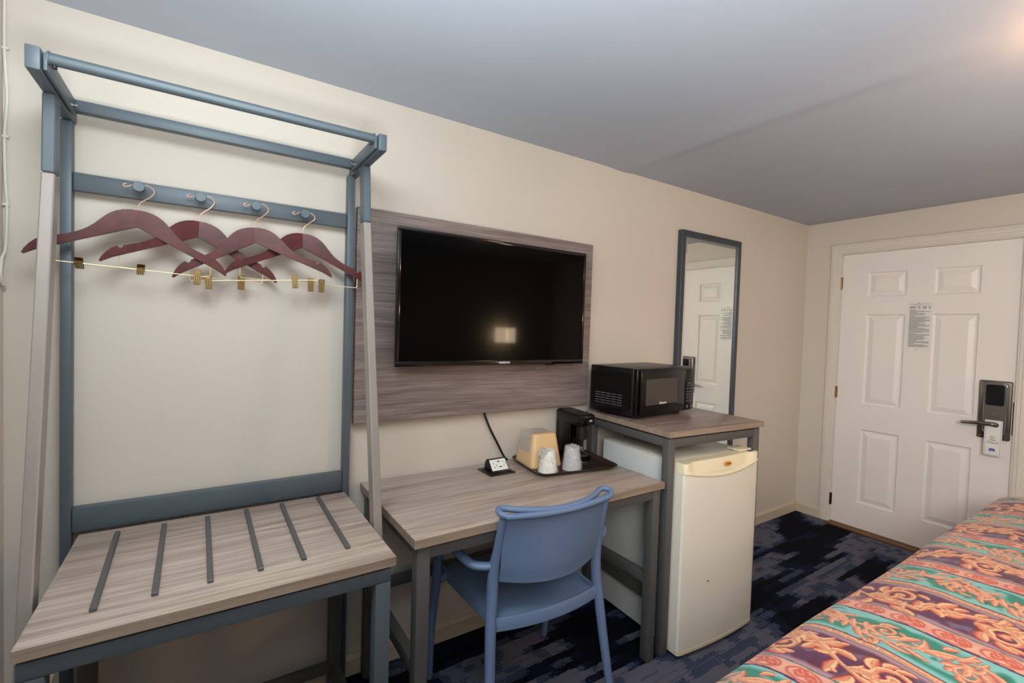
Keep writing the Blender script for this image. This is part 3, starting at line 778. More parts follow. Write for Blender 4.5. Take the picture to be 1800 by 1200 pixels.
mb.build('badge', M_ORANGE, hs)
text_obj('badge_lettering', 'Avanti', .0125, M_BROWNP, hs, (bxx, -.0792, .8275), R_FRONT, .0003, bold=.0003, font_shear=.2)
fp('hinge_cap', (FW-.095, FW-.002, -.040, .030, .8560, .8650), M_IVORY, .004)
fp('hinge_plate', (FW-.045, FW+.006, -.058, -.020, .8560, .8590), M_CHROME, .001)
# small dents and a scratch on the door
mb = MB(); mb.box(.150, .162, -.0845, -.0815, .318, .3205, .0003); mb.build('scratch', M_NICKELD, fd)

# ================================================================== microwave
mw = thing('microwave', 'black microwave oven with dark window and keypad on the tall table', 'microwave', (1.7150, -.3680, TZ), math.radians(5.26))
def mp_(name, args, mat=M_BLACK, bev=.004, par=None, seg=3, **k2): return MB().box(*args, bev, seg).build(name, mat, par or mw, **k2)
MWW, MWD, z0, z1 = .480, .300, .013, .245
mp_('cabinet', (0, MWW, .030, MWD, z0, z1), M_BLACKM, .004)
for x in (.05, MWW-.05):
    for y in (.06, MWD-.04): MB().lathe([(.012, 0), (.012, .0135)], (x, y, 0), 14).build('foot', M_BLACKM, mw)
mp_('front_frame', (0, MWW, .008, .0295, z0, z1-.001), M_BLACK, .006)
dr = mp_('door', (.016, .388, -.006, .0078, z0+.010, z1-.012), M_BLACK, .005)
mb = MB(); mb.prism(rr(.052, .318, .068, .194, .008, 5), (-.0072, -.0062), lambda a, e, b: (a, e, b)); mb.build('window', M_MWGLASS, dr)
text_obj('logo', 'Emerson', .0165, M_WHITEP, dr, (.192, -.0080, .0745), R_FRONT, .0003, bold=.0007)
cp = mp_('control_panel', (.391, .474, -.006, .0078, z0+.010, z1-.012), M_BLACK, .004)
text_obj('clock_digits', '1:00', .017, M_GREENLED, cp, (.436, -.0066, .178), R_FRONT, .0002)
mb = MB()
mb.box(.413, .452, -.0068, -.006, .1585, .1615)
for r_ in range(6):
    for c_ in range(3):
        x = .4105+c_*.0205; z = .147-r_*.0165
        mb.box(x, x+(.011 if r_ < 3 else .0045), -.0068, -.006, z, z+(.003 if r_ < 3 else .0065))
mb.build('key_marks', M_GREYP, cp, kind='stuff')
mb = MB(); mb.box(.404, .424, -.0068, -.006, .0435, .0465); mb.build('stop_mark', M_REDP, cp)
for x in (.415, .453): MB().lathe([(.0065, 0), (.0065, .0012)], (x, -.0072, .036), 14, 'Y').build('round_key', M_GREYP, cp)
# ribbed, recessed side with louvres
mb = MB(); A = rr(.045, .288, z0+.030, z1-.026, .012, 4)
B = rr(.082, .276, z0+.045, z1-.040, .008, 4)
va = [mb.V((-.0012, a, b)) for a, b in A]; vb = [mb.V((-.0052, a, b)) for a, b in A]
vc = [mb.V((-.0012, a, b)) for a, b in B]; n_ = len(A)
for i in range(n_):
    j = (i+1) % n_
    mb.bm.faces.new((va[i], va[j], vb[j], vb[i])); mb.bm.faces.new((vb[i], vb[j], vc[j], vc[i]))
mb.bm.faces.new(vc); mb.build('side_panel', M_BLACK, mw, angle=20)
for r_ in range(5):
    for c_ in range(5):
        y0 = .094+c_*.035; z = .058+r_*.0125
        MB().box(-.0030, -.0008, y0, y0+.028, z, z+.0019).build('vent_slot', M_GREYP, mw)

# ================================================================== mirror
t = thing('wall_mirror', 'tall wall mirror in slim slate frame, to the right of the microwave', 'mirror', (2.75, -.017, .5))
OM = (2.75, -.017, .5)
mx0, mx1, mz0, mz1, fwid = 2.433, 3.065, .500, 2.045, .036
for a, b, c, d in ((mx0, mx1, mz1-fwid, mz1), (mx0, mx1, mz0, mz0+fwid), (mx0, mx0+fwid, mz0+fwid, mz1-fwid), (mx1-fwid, mx1, mz0+fwid, mz1-fwid)):
    MB(OM).box(a, b, -.034, 0., c, d, .0012).build('frame_rail', M_MIRFR, t)
mb = MB(OM); I = .022
o_ = [(mx0+fwid, mz0+fwid), (mx1-fwid, mz0+fwid), (mx1-fwid, mz1-fwid), (mx0+fwid, mz1-fwid)]; i_ = [(mx0+fwid+I, mz0+fwid+I), (mx1-fwid-I, mz0+fwid+I), (mx1-fwid-I, mz1-fwid-I), (mx0+fwid+I, mz1-fwid-I)]
A = [mb.V((a, -.0245, b)) for a, b in o_]; B = [mb.V((a, -.0275, b)) for a, b in i_]
for j in range(4): mb.bm.faces.new((A[j], A[(j+1) % 4], B[(j+1) % 4], B[j]))
mb.bm.faces.new(B); mb.build('mirror_glass', M_MIRROR, t, smooth=False)
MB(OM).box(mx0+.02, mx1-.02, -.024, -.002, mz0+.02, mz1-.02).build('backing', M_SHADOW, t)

# ================================================================== armchair
ch = thing('armchair', 'blue-grey moulded plastic armchair pushed in at the desk', 'chair', (1.040, -.400, 0), -math.radians(2.2))
def cb(mb, name, **k2): return mb.build(name, M_CHAIR, ch, angle=60, **k2)
# seat: dished shell with a turned-down rim
rows = []
for i in range(15):
    v = i/14; y = -.195+.425*v
    hw = .212+.022*v
    if v > .85: hw -= .02*((v-.85)/.15)**2
    row = []
    for j in range(17):
        u = -1+2*j/16
        x = u*hw
        z = .445-.014*(1-u*u)*(1-(2*v-.9)**2*.5)+.006*v-.022*max(0, v-.85)/.15*((v-.85)/.15)
        if v < .15: z -= .004
        z -= .012*max(0, abs(u)-.9)/.1
        yy = y-(.028*(1-u*u) if v < .001 else .028*(1-u*u)*(1-v))
        row.append((x, yy, z))
    rows.append(row)
cb(MB().shell(rows, .011), 'seat')
# rear and side rims of the seat
mb = MB()
rr_ = [(-.214+.428*j/12, -.197-.030*(1-(-1+j/6)**2), .425) for j in range(13)]
rws = [[(x, y, z) for x, y, z in [(p[0], p[1]-.000, .448) for p in rr_]], [(p[0], p[1]-.004, .440) for p in rr_], [(p[0], p[1]-.004, .405) for p in rr_]]
mb.shell(rws, .011)
for s_ in (-1, 1):
    sd = [(s_*(.214+.022*k/10), -.195+.42*k/10) for k in range(11)]
    mb.shell([[(x, y, .446) for x, y in sd], [(x+s_*.003, y, .436) for x, y in sd], [(x+s_*.002, y, .408) for x, y in sd]], .010)
cb(mb, 'seat_rim')
# back: curved sheet from uprights
rows = []
for i in range(13):
    v = i/12
    row = []
    for j in range(17):
        u = -1+2*j/16
        hw = .205+.012*v
        zb = .570-.014*(1-u*u); zt = .805-.008*(1-u*u)
        z = zb+(zt-zb)*v
        y = -.198-.035*v-.055*(1-u*u)*(1-.35*v)
        if v < .1: y += .004
        row.append((u*hw, y, z))
    rows.append(row)
cb(MB().shell(rows, .009), 'backrest')
# top grip: a flattened loop whose two bars touch in the middle
mb = MB()
loop = []
for k_ in range(9):
    u = -1+2*k_/8; loop.append((u*.218, -.262-.024*(1-u*u), .812-.008*(1-u*u)))
for k_ in range(9):
    u = 1-2*k_/8; loop.append((u*.218, -.212-.066*(1-u*u), .822-.010*(1-u*u)))
loop.insert(9, (.236, -.238, .820)); loop.append((-.236, -.238, .820))
mb.tube(loop, .0105, 12, closed=True, res=3); cb(mb, 'top_grip')
for s_ in (-1, 1):
    # rear leg running up into the back upright
    mb = MB(); mb.tube([(s_*.262, -.270, 0), (s_*.248, -.232, .20), (s_*.234, -.200, .40), (s_*.226, -.188, .50), (s_*.224, -.190, .60), (s_*.222, -.212, .70), (s_*.222, -.240, .806)],
                       [.0135, .0165, .019, .020, .0185, .0140, .0115], 14)
    cb(mb, 'rear_leg')
    mb = MB(); mb.tube([(s_*.280, .205, 0), (s_*.285, .190, .20), (s_*.278, .165, .42), (s_*.282, .135, .56), (s_*.285, .080, .630)], [.0125, .0155, .018, .017, .0165], 14)
    cb(mb, 'front_leg')
    mb = MB(); mb.tube([(s_*.226, -.190, .628), (s_*.246, -.180, .622), (s_*.286, -.152, .626), (s_*.304, -.090, .640), (s_*.304, .000, .648), (s_*.295, .060, .646), (s_*.285, .082, .638)], [.014, .0165, .0175, .018, .0185, .0175, .016], 14, flat=.8)
    cb(mb, 'armrest')
    # webs tying seat to legs
    mb = MB(); mb.tube([(s_*.212, -.190, .425), (s_*.228, -.196, .420)], [.017, .015], 12, smooth=False); mb.tube([(s_*.228, .165, .428), (s_*.276, .166, .415)], [.018, .015], 12, smooth=False)
    cb(mb, 'seat_bracket')

# ================================================================== things on the desk
ZD = .7777
t = thing('serving_tray', 'dark brown rounded tray with raised rim on the right end of the desk', 'tray', (1.420, -.195, ZD), -math.radians(9))
mb = MB(); loops = []
for gx, gy, z in ((.185, .130, .0), (.190, .135, .0), (.204, .149, .016), (.209, .154, .0185), (.212, .157, .0165), (.209, .154, .012), ):
    pass
prof = [(.186, .132, .0005), (.190, .136, .0008), (.204, .150, .0165), (.210, .156, .0190), (.213, .159, .0165), (.203, .149, .010), (.192, .138, .004), (.186, .132, .004)]
L = []
for gx, gy, z in prof:
    L.append([mb.V((a, b, z)) for a, b in rr(-gx, gx, -gy, gy, .045, 6)])
n_ = len(L[0])
order = [0, 1, 5, 4, 3, 2, 6, 7]
prof2 = [(.186, .132, .0), (.194, .140, .003), (.208, .154, .013), (.2125, .1585, .0175), (.2105, .1565, .0190), (.2065, .1525, .0175), (.196, .142, .0065), (.186, .132, .004)]
for v_ in [v for l in L for v in l]: mb.bm.verts.remove(v_)
L = [[mb.V((a, b, z)) for a, b in rr(-gx, gx, -gy, gy, .045, 6)] for gx, gy, z in prof2]
for a, b in zip(L[:-1], L[1:]):
    for i in range(n_): mb.bm.faces.new((a[i], a[(i+1) % n_], b[(i+1) % n_], b[i]))
mb.bm.faces.new(L[0][::-1]); mb.bm.faces.new(L[-1]); mb.build('tray_body', M_TRAY, t, angle=50)
ZT = ZD+.004+.0002

# ice bucket, upside down, with a folded bag draped on it
t = thing('ice_bucket', 'tan square ice bucket turned upside down with a clear liner, on the tray', 'ice bucket', (1.320, -.126, ZT), -math.radians(6))
def taper(mb, levels, r=.022):
    L = [[mb.V((a, b, z)) for a, b in rr(-h, h, -h, h, r, 5)] for h, z in levels]
    for a, b in zip(L[:-1], L[1:]):
        for i in range(len(a)): mb.bm.faces.new((a[i], a[(i+1) % len(a)], b[(i+1) % len(a)], b[i]))
    mb.bm.faces.new(L[0][::-1]); mb.bm.faces.new(L[-1]); return mb
taper(MB(), [(.083, .0), (.084, .003), (.083, .008), (.064, .140), (.061, .148), (.054, .151)]).build('bucket', M_TAN, t, angle=40)
mb = MB(); rw = []
for i in range(12):
    v_ = i/11; row = []
    for j in range(8):
        u = j/7; y = -.048+.096*u+rnd.uniform(-.002, .002)
        if v_ < .55: s_ = v_/.55; x, z = .045-s_*.104, .1525+rnd.uniform(.0006, .0025)
        else: s_ = (v_-.55)/.45; x, z = -.0625-.0125*s_-rnd.uniform(.0012, .0032), .150-.085*s_
        row.append((x, y, z))
    rw.append(row)
mb.grid(rw); mb.build('bag_liner', M_LINER, t, angle=80, label='clear plastic liner')

def cup(loc, rb, rt_, h, label, mat, tuft):
    t = thing('wrapped_cup', label, 'cup', loc, 0, 'plastic wrapped cups on the tray')
    MB().lathe([(rb-.002, 0), (rb, .001), (rb-.001, .004), (rb*.6+rt_*.4, h*.45), (rt_, h-.002), (rt_-.002, h), (rt_-.006, h-.002)], (0, 0, 0), 32).build('cup_body', mat, t)
    MB().lathe([(rb+.0015, -.0), (rb+.0006, .006)], (0, 0, 0), 32, cap=False).build('rim', mat, t)
    q = random.Random(int(loc[0]*1000)); f1 = [q.uniform(0, 6) for _ in range(4)]
    jit = lambda a, i: .03*math.sin(5*a+f1[0]+i*1.3)+.025*math.sin(9*a+f1[1]-i)+.012*math.sin(17*a+i*2)
    rt2 = rt_*1.12
    MB().lathe([(rb+.003, .001), (rb+.003, .012), ((rb+rt2)/2+.002, h*.5), (rt2+.002, h*.92), (rt2*.9, h+.006), (rt2*.5, h+.010)], (0, 0, 0), 48, cap=True, jit=jit).build('wrapper', M_FILM, t, angle=25, label='crinkled clear wrapper')
    mb = MB(); rws = []
    for i in range(9):
        s_ = i/8; row = []
        for j in range(9):
            u = -1+2*j/8
            row.append((tuft*(.25+s_*1.35)*rt_+q.uniform(-.003, .003), u*(.018+.012*math.sin(s_*3)), h+.012*math.sin(s_*2.6)-.028*s_*s_+q.uniform(-.004, .004)))
        rws.append(row)
    mb.grid(rws); mb.build('wrapper_end', M_LINER, t, angle=25)
cup((1.2800, -.2530, ZT), .0420, .0290, .094, 'white foam cup upside down in clear wrap, on the tray before the ice bucket', M_FOAM, -1)
cup((1.3990, -.2750, ZT), .0425, .0300, .100, 'translucent cup upside down in crinkled wrap, on the tray beside the coffee maker', M_CLEAR, 1)

# single-serve coffee maker
t = thing('coffee_maker', 'black single-cup coffee maker standing at the right of the tray', 'coffee maker', (1.535, -.140, ZT), -math.radians(6))
def kp(name, args, mat=M_BLACK, bev=.006, **k2): return MB().box(*args, bev, 4).build(name, mat, t, **k2)
kp('column', (-.044, .044, -.006, .090, .006, .188), M_BLACK, .010)
kp('water_tank', (-.0445, .0445, .092, .112, .012, .190), M_BLACKM, .006)
kp('head', (-.045, .045, -.095, .112, .172, .226), M_BLACK, .008)
mb = MB(); mb.prism([(-.040, .224), (.040, .224), (.036, .231), (-.036, .231)], (-.085, .100)); mb.build('lid', M_BLACKM, t)
MB().lathe([(.010, .2305), (.010, .2330), (.007, .2338)], (0.0, -.020, 0), 20).build('button', M_BLACK, t)
text_obj('logo', 'mr.', .014, M_WHITEP, t, (.018, -.0957, .2000), R_FRONT, .0003, font_shear=.3, bold=.0006)
MB().lathe([(.027, .105), (.026, .150), (.024, .172)], (0, -.050, 0), 24).build('brew_spout', M_BLACKM, t)
MB().lathe([(.026, .020), (.030, .040), (.030, .105), (.0295, .108)], (0, -.020, 0), 28).build('inner_column', M_BLACK, t)
MB().lathe([(.052, 0), (.053, .003), (.053, .007)], (0, -.046, 0), 36).build('base_ring', M_CHROME, t)
MB().lathe([(.051, .007), (.051, .028), (.048, .031)], (0, -.046, 0), 36).build('drip_base', M_BLACK, t)
mb = MB(); mb.lathe([(.043, .031), (.043, .034)], (0, -.046, 0), 36); mb.build('drip_plate', M_NICKEL, t)
for k_ in range(5): MB().box(-.030, .030, -.072+k_*.012, -.068+k_*.012, .0338, .0349).build('slot', M_BLACKM, t)

# pop-up power outlet
t = thing('pop_up_outlet', 'black pop-up power box with white socket face on the desk', 'power outlet', (1.082, -.138, ZD))
OZ = (1.082, -.138, ZD)
MB(OZ).box(1.020, 1.147, -.196, -.080, ZD, ZD+.006, .002, 2).build('base_plate', M_BLACKM, t)
MB(OZ).box(1.034, 1.132, -.184, -.094, ZD+.006, ZD+.0105, .002, 2).build('inner_frame', M_BLACK, t)
mb = MB(OZ); zf = ZD+.0105
mb.prism([(-.168, zf), (-.098, zf), (-.104, zf+.026), (-.116, zf+.043), (-.132, zf+.043)], (1.043, 1.127), lambda a, e, b: (e, a, b), .0015); mb.build('wedge', M_BLACK, t)
# sloped white face
p0 = Vector((1.085, -.1695, zf+.001)); p1 = Vector((1.085, -.1335, zf+.0425)); upv = (p1-p0).normalized(); R_F = face_rot((1, 0, 0), upv); nn = Vector((1, 0, 0)).cross(upv)
def onface(mb, x0, x1, h0, h1, d0, d1, bev=0.):
    tmp = MB(); tmp.box(x0, x1, h0, h1, d0, d1, bev); tmp.bm.transform(Matrix.Translation(p0) @ R_F.to_4x4())
    tmp.bm.transform(Matrix.Translation(-Vector(OZ)))
    return tmp
H = (p1-p0).length
wf = onface(None, -.040, .040, .001, H-.002, .0005, .0030, .0008).build('socket_face', M_WHITE, t)
def slots(name, specs, mat=M_SHADOW):
    for a, b, c, d in specs: onface(None, a, b, c, d, .0028, .0035).build(name, mat, wf)
slots('socket_slot', [(-.026, -.0235, .030, .037), (-.026, -.0235, .012, .019), (-.0145, -.011, .021, .027), (.0235, .026, .036, .043), (.0235, .026, .018, .025), (.034, .0365, .028, .034)])
slots('usb_port', [(-.004, .010, .040, .0445), (-.001, .013, .014, .0185)])

# ================================================================== left corner cable
t = thing('corner_cable', 'cream cable clipped loosely down the left corner of the wall', 'cable', (-.466, -.006, 1.5))
OC = (-.466, -.006, 1.5)
MB(OC).tube([(-.4670, -.005, 2.30), (-.4680, -.005, 2.25), (-.4680, -.006, 2.14), (-.4650, -.006, 2.06), (-.4625, -.007, 2.005), (-.4650, -.006, 1.95), (-.4680, -.006, 1.90), (-.4670, -.006, 1.80), (-.4630, -.007, 1.71), (-.4640, -.007, 1.64), (-.4660, -.010, 1.585), (-.4672, -.030, 1.56), (-.4660, -.045, 1.52), (-.4660, -.030, 1.488), (-.4665, -.012, 1.484)], .0036, 8).build('cable', M_CABLE, t)
for z in (2.138, 1.898, 1.711): MB(OC).box(-.472, -.4585, -.0108, 0., z-.0035, z+.0035, .001).build('cable_clip', M_CABLE, t)

# chrome-edged thing stored under the bench
OS = (-.385, -.30, 0)
t = thing('folding_stand', 'chrome edged cream stand in the corner behind the left leg of the bench', 'stand', OS)
MB(OS).box(-.455, -.3105, -.325, -.275, .482, .494, .002).build('top_plate', M_IVORY, t)
MB(OS).tube([(-.455, -.327, .496), (-.311, -.327, .496)], .004, 10, smooth=False).build('edge_tube', M_CHROME, t)
for xx in (-.450, -.325): MB(OS).tube([(xx, -.300, .482), (xx, -.300, 0)], .006, 10, smooth=False).build('leg', M_CHROME, t)

# ================================================================== ceiling dome lamp and headboard lamp (seen in reflections and by their glow)
t = thing('ceiling_lamp', 'round warm glass bowl lamp hung close under the ceiling above the bed', 'lamp', (1.99, -1.80, HC+.0))
MB().lathe([(.055, -.026), (.060, -.008), (.060, -.003)], (0, 0, 0), 32).build('canopy', M_BRASS, t)
MB().lathe([(.007, -.155), (.007, -.020)], (0, 0, 0), 12).build('stem', M_BRASS, t)
MB().lathe([(.002, -.158), (.05, -.155), (.095, -.142), (.128, -.120), (.146, -.094), (.143, -.093), (.125, -.116), (.093, -.137), (.05, -.149), (.002, -.152)], (0, 0, 0), 40, cap=False).build('glass_bowl', M_DOME, t, angle=80)
MB().lathe([(.010, -.168), (.014, -.162), (.010, -.157)], (0, 0, 0), 16).build('finial', M_BRASS, t)
t = thing('headboard_lamp', 'twin-shade lamp on the wall behind the bed, mirrored in the dark screen', 'lamp', (3.215, YF, 1.20))
MB().box(-.04, .04, 0, .02, .02, .16, .003).build('back_plate', M_NICKEL, t)
MB().tube([(0, .02, .10), (0, .10, .10)], .008, 10, smooth=False).build('arm', M_NICKEL, t)
for sx_ in (-.066, .066): MB().box(sx_-.058, sx_+.058, .06, .16, .02, .205, .006).build('lamp_shade', M_LAMPW, t)
MB().box(-.012, .012, .095, .115, .02, .21, .001).build('divider', M_NICKEL, t)

# ================================================================== bed
t = thing('bed', 'low bed base and mattress beneath the patterned bedspread', 'bed', (2.25, -2.3, 0))
OB = (2.25, -2.3, 0)
MB(OB).box(1.00, 3.46, -3.34, -1.33, .08, .32, .02, 2).build('box_spring', M_MATT, t)
MB(OB).box(.99, 3.47, -3.35, -1.32, .325, .585, .05, 4).build('mattress', M_MATT, t)
for xx in (1.1, 2.2, 3.35):
    for yy in (-3.2, -1.5): MB(OB).box(xx-.02, xx+.02, yy-.02, yy+.02, 0., .08).build('leg', M_BLACKM, t)

# bedspread: cross profile measured inward from the foot edge
PROF_D = np.array([0., .002, .008, .020, .045, .080, .12, .20, .30, .45, 3.])
PROF_Z = np.array([.50, .545, .578, .598, .611, .622, .632, .642, .641, .638, .640])
def build_spread():
    x0, x1 = .86, 3.60; yE = -1.243
    sx = .0026; nx = int((x1-x0)/sx)
    # arc-length parameter across the foot edge: hanging drop, round edge, top
    path = []
    for z in np.arange(.03, .50, .012): path.append((0.0+.012*math.sin(z*9)*(1-z/.5), z))
    ds = list(np.concatenate([np.array([0, .001, .002, .0035, .005, .008, .011, .015, .020]), np.arange(.023, .60, .0026), np.arange(.61, .9, .02), np.arange(.92, 2.12, .06)]))
    for d in ds: path.append((d, float(np.interp(d, PROF_D, PROF_Z))))
    path = np.array(path)
    seg = np.r_[0, np.cumsum(np.hypot(*np.diff(path, axis=0).T))]; i0 = np.argmin(np.abs(path[:, 1]-.5)+path[:, 0]*10)
    tpar = seg-seg[len(np.arange(.03, .50, .012))]
    X = np.linspace(x0, x1, nx); G = len(path)
    XX, DD = np.meshgrid(X, path[:, 0]); _, ZZ = np.meshgrid(X, path[:, 1]); _, TT = np.meshgrid(X, tpar)
    # soft folds
    hang = np.clip((.5-ZZ)/.5, 0, 1)
    YY = yE-DD+hang*(.022*np.sin(XX*7.3+.6*np.sin(XX*3.1))+.010*np.sin(XX*17))+.03*hang
    top_ = np.clip(DD/.06, 0, 1)
    ZZ = ZZ+top_*(.0035*np.sin(XX*6.1+DD*5)+.0025*np.sin(XX*13.+DD*11+1.)+.0015*np.sin(DD*31+XX*5))
    YY = YY+.004*np.sin(XX*5.3)*(1-top_)
    # left and right ends roll down
    for xe, sgn in ((x0, 1), (x1, -1)):
        dd = np.clip((XX-xe)*sgn, 0, None); rr0 = .13
        q = np.clip(1-dd/rr0, 0, 1); ZZ = ZZ-(ZZ-.03)*np.where(q > 0, (1-np.sqrt(np.clip(1-q**2.6, 0, 1))), 0)*.98
        YY = YY-.05*q**2*(DD < .3)*(1-DD/.3).clip(0, 1)
    # ---------------- print
    S = XX-1.116; P = .4850
    warp = .008*np.sin(TT*9+XX*2)+.005*np.sin(TT*19+1.3+XX)
    sm = np.mod(S+warp, P)
    col = np.zeros(XX.shape+(3,))
    def C_(r, g, b): return np.array(srgb(r, g, b)[:3])
    teal_l, teal, green, green_d = C_(132, 205, 196), C_(84, 176, 166), C_(26, 140, 116), C_(8, 96, 90)
    cream, orange, red, burg, plum, mauve, pink = C_(250, 214, 160), C_(240, 140, 98), C_(196, 66, 52), C_(92, 18, 44), C_(92, 34, 80), C_(120, 98, 128), C_(232, 158, 140)
    bS, bP, bC = .067, .270, .298                      # band limits inside one repeat
    inS = sm < bS; inP = (sm >= bS) & (sm < bP); inC = (sm >= bP) & (sm < bC); inT = sm >= bC
    def noise(a, b, seed, sc):
        r = np.random.RandomState(seed); out = 0
        for k_ in range(5):
            an = r.uniform(0, 2*PI); f = sc*(1+k_*.55); out = out+np.sin((a*math.cos(an)+b*math.sin(an))*f+r.uniform(0, 6))/(1+.4*k_)
        return out/2.4
    # ground of each band
    nA = noise(S, TT, 1, 38); nB = noise(S, TT, 2, 60)
    def lerp(a, b, t_): t_ = np.clip(t_, 0, 1)[..., None]; return a*(1-t_)+b*t_
    gT = lerp(teal_l, green, (nA+.25)*2.4); gT = lerp(gT, green_d, (nB-.45)*2.2)
    edge = np.minimum(sm-bC, P-sm); gT = lerp(teal_l, gT, (edge-.012)*60)
    gP = lerp(plum, burg, (nA+.1)*2.); gP = lerp(gP, mauve, (nB-.15)*2.2)
    edgeP = np.minimum(sm-bS, bP-sm); gP = lerp(C_(190, 140, 150), gP, (edgeP-.010)*70)
    col[inT] = gT[inT]; col[inP] = gP[inP]; col[inS] = lerp(pink, C_(246, 186, 158), nB*.5+.5)[inS]; col[inC] = C_(222, 150, 130)
    # ---------- ornament rasterised in one tile, then sampled
    def tile(wd, ln, strokes, res=.0013):
        nu, nv = int(wd/res), int(ln/res)
        U, V = np.meshgrid((np.arange(nu)+.5)*res, (np.arange(nv)+.5)*res, indexing='ij')
        best = np.full(U.shape, 9.); shade = np.zeros(U.shape)
        for pts, wid in strokes:
            pts = np.array(pts); m = len(pts)
            for k_ in range(m-1):
                a, b = pts[k_], pts[k_+1]; w0, w1 = wid[k_], wid[k_+1]
                ww = max(w0, w1)*1.6+.002
                for dv in (-ln, 0, ln):
                    lo = np.minimum(a, b)+(0, dv)-ww; hi = np.maximum(a, b)+(0, dv)+ww
                    if hi[1] < 0 or lo[1] > ln: continue
                    iu0, iu1 = max(0, int(lo[0]/res)), min(nu, int(hi[0]/res)+2); iv0, iv1 = max(0, int(lo[1]/res)), min(nv, int(hi[1]/res)+2)
                    if iu0 >= iu1 or iv0 >= iv1: continue
                    uu, vv = U[iu0:iu1, iv0:iv1], V[iu0:iu1, iv0:iv1]-dv
                    d = b-a; L2 = (d@d)+1e-12; tt = np.clip(((uu-a[0])*d[0]+(vv-a[1])*d[1])/L2, 0, 1)
                    px, py = uu-(a[0]+tt*d[0]), vv-(a[1]+tt*d[1]); w_ = w0+(w1-w0)*tt+1e-6
                    dist = np.hypot(px, py)/w_
                    side = (px*(-d[1])+py*d[0])/math.sqrt(L2)/w_
                    bb = best[iu0:iu1, iv0:iv1]; sh = shade[iu0:iu1, iv0:iv1]
                    msk = dist < bb; bb[msk] = dist[msk]; sh[msk] = side[msk]
        return best, shade, nu, nv, res
    def spiral(cx, cy, r0, turns, a0, sgn, w0, n=34):
        P_, W_ = [], []
        for k_ in range(n):
            s_ = k_/(n-1); r = r0*(1-s_)**.75+.0015; a = a0+sgn*turns*2*PI*s_
            P_.append((cx+r*math.cos(a), cy+r*math.sin(a))); W_.append(w0*(1-.55*s_)+(.004 if s_ > .9 else 0)*w0/.008)
        return P_, W_
    def leaf(x, y, a, ln, w, bend=.6, n=9):
        P_, W_ = [], []
        for k_ in range(n):
            s_ = k_/(n-1); aa = a+bend*s_
            P_.append((x, y)); x += ln/(n-1)*math.cos(aa); y += ln/(n-1)*math.sin(aa); W_.append(w*math.sin(PI*(.12+.85*s_))**.9)
        return P_, W_
    def scroll(wd, ln, w, rs, seed, nleaf):
        r = random.Random(seed); st = []
        n = 60; pts = []; W_ = []
        for k_ in range(n+1):
            s_ = k_/n; pts.append((wd/2+wd*.27*math.sin(2*PI*s_), ln*s_)); W_.append(w*(.75+.35*math.sin(6*PI*s_)))
        st.append((pts, W_))
        for ph, sg in ((.25, -1), (.75, 1)):
            cx = wd/2-sg*wd*(-.27)*1.0*(-1); cx = wd/2+(-sg)*(-1)*wd*.02; cy = ln*(ph+.02)
            cx = wd/2+(wd*.27 if ph == .25 else -wd*.27)*-.25
            st.append(spiral(cx, cy, rs, 1.35, (PI if ph > .5 else 0), sg, w*.9))
            for q in range(7):
                a = 2*PI*q/7+r.uniform(-.3, .3); st.append(leaf(cx+rs*1.05*math.cos(a), cy+rs*1.05*math.sin(a), a+sg*.9, rs*r.uniform(.7, 1.1), w*r.uniform(.8, 1.3), sg*1.1))
        for q in range(nleaf):
            s_ = q/nleaf+r.uniform(0, .05); x, y = wd/2+wd*.27*math.sin(2*PI*s_), ln*s_
            a = math.atan2(ln, wd*.27*2*PI*math.cos(2*PI*s_))+r.choice((-1, 1))*r.uniform(.5, 1.2)
            st.append(leaf(x+r.uniform(-.03, .03), y, a, wd*r.uniform(.18, .36), w*r.uniform(.7, 1.3), r.uniform(-1.8, 1.8)))
        return st
    def paint(mask, off, wd, ln, tl, pal, cut=1.):
        best, sh, nu, nv, res = tl
        iu = np.clip(((sm[mask]-off)/res).astype(int), 0, nu-1)
        rep = np.floor(S[mask]/P); iv = (np.mod(TT[mask]+rep*.137+.02*nA[mask]*0, ln)/res).astype(int) % nv
        b, s_ = best[iu, iv], sh[iu, iv]
        c = col[mask]; dark, mid, light = pal
        t1 = np.clip(.42+s_*.75+(b-.5)*.25, 0, 1)
        fillc = light*(1-t1)[:, None]+mid*t1[:, None]
        fillc = np.where((np.abs(s_) < .10)[:, None] & (b < .9)[:, None], fillc*.6+dark*.4, fillc)
        fillc = np.where((b > .78)[:, None], mid*.55+dark*.45, fillc)
        c = np.where((b < 1.)[:, None], fillc, c); c = np.where(((b >= 1.) & (b < 1.28))[:, None], c*.35+dark*.65, c)
        col[mask] = c
    wP = bP-bS; paint(inP, bS, wP, .46, tile(wP, .46, scroll(wP, .46, .0135, .044, 11, 40)), (C_(104, 24, 44), C_(220, 84, 66), C_(254, 204, 150)))
    wT = P-bC; paint(inT, bC, wT, .34, tile(wT, .34, scroll(wT, .34, .0084, .030, 5, 30)), (C_(150, 66, 60), C_(230, 112, 86), C_(250, 202, 156)))
    # rosette rings in the salmon band
    st = []
    st.append(([(bS/2+.0245*math.cos(a), .044+.037*math.sin(a)) for a in np.linspace(0, 2*PI, 26)], [.0028]*26))
    st.append(spiral(bS/2+.003, .034, .014, 1.2, .3, 1, .0040)); st.append(spiral(bS/2-.004, .060, .012, 1.1, 2.3, -1, .0038))
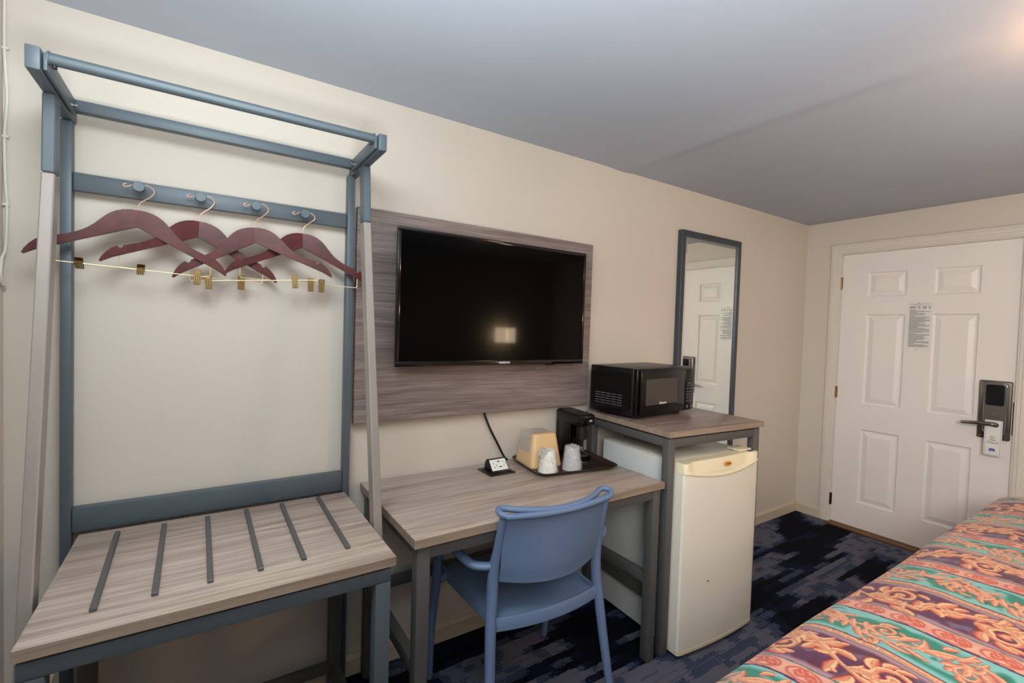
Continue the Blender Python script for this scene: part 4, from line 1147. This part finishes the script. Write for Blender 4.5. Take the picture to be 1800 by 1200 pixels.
    for q in range(4): st.append(leaf(bS/2+.010*math.cos(q*1.57+.4), .047+.018*math.sin(q*1.57+.4), q*1.57+1.2, .014, .0045, .8))
    tl = tile(bS, .092, st); paint(inS, 0, bS, .092, tl, (C_(224, 120, 98), C_(206, 74, 58), C_(226, 110, 84)))
    st = [leaf(.014, .006, PI/2-.4, .022, .006, .9), leaf(.010, .024, 1.2, .012, .004, -.8), ([(.006, .034), (.022, .034)], [.002, .002])]
    paint(inC, bP, bC-bP, .036, tile(bC-bP, .036, st), (red, orange, C_(250, 222, 160)))
    # thin border lines between bands
    for pos, c, wd_ in ((0.0015, plum, .0030), (P-.0015, plum, .0030), (bS, C_(78, 128, 122), .0030), (bP-.001, C_(60, 130, 124), .0026), (bC, burg, .0030)):
        mk = np.abs(sm-pos) < wd_; col[mk] = c
    col *= .86
    # ---------------- mesh
    co = np.stack([XX, YY, ZZ], -1).reshape(-1, 3)-np.array((2.25, -2.3, 0))
    ii = np.arange(G*nx).reshape(G, nx)
    quads = np.stack([ii[:-1, :-1], ii[:-1, 1:], ii[1:, 1:], ii[1:, :-1]], -1).reshape(-1, 4).astype(np.int32)
    me = bpy.data.meshes.new('bedspread')
    me.vertices.add(len(co)); me.vertices.foreach_set('co', co.ravel())
    me.loops.add(quads.size); me.loops.foreach_set('vertex_index', quads.ravel())
    me.polygons.add(len(quads)); me.polygons.foreach_set('loop_start', np.arange(0, quads.size, 4, dtype=np.int32))
    me.update(calc_edges=True)
    ca = me.color_attributes.new('print', 'FLOAT_COLOR', 'POINT')
    ca.data.foreach_set('color', np.concatenate([col.reshape(-1, 3), np.ones((len(co), 1))], 1).astype(np.float32).ravel())
    me.materials.append(M_SPREAD); me.shade_smooth()
    o = bpy.data.objects.new('bedspread', me); COL.objects.link(o); o.location = (2.25, -2.3, 0)
    tag(o, 'glossy bedspread striped with coral scrolls, teal leaves and plum bands over the bed', 'bedspread')
    md = o.modifiers.new('thickness', 'SOLIDIFY'); md.thickness = .004; md.offset = -1
    return o
build_spread()
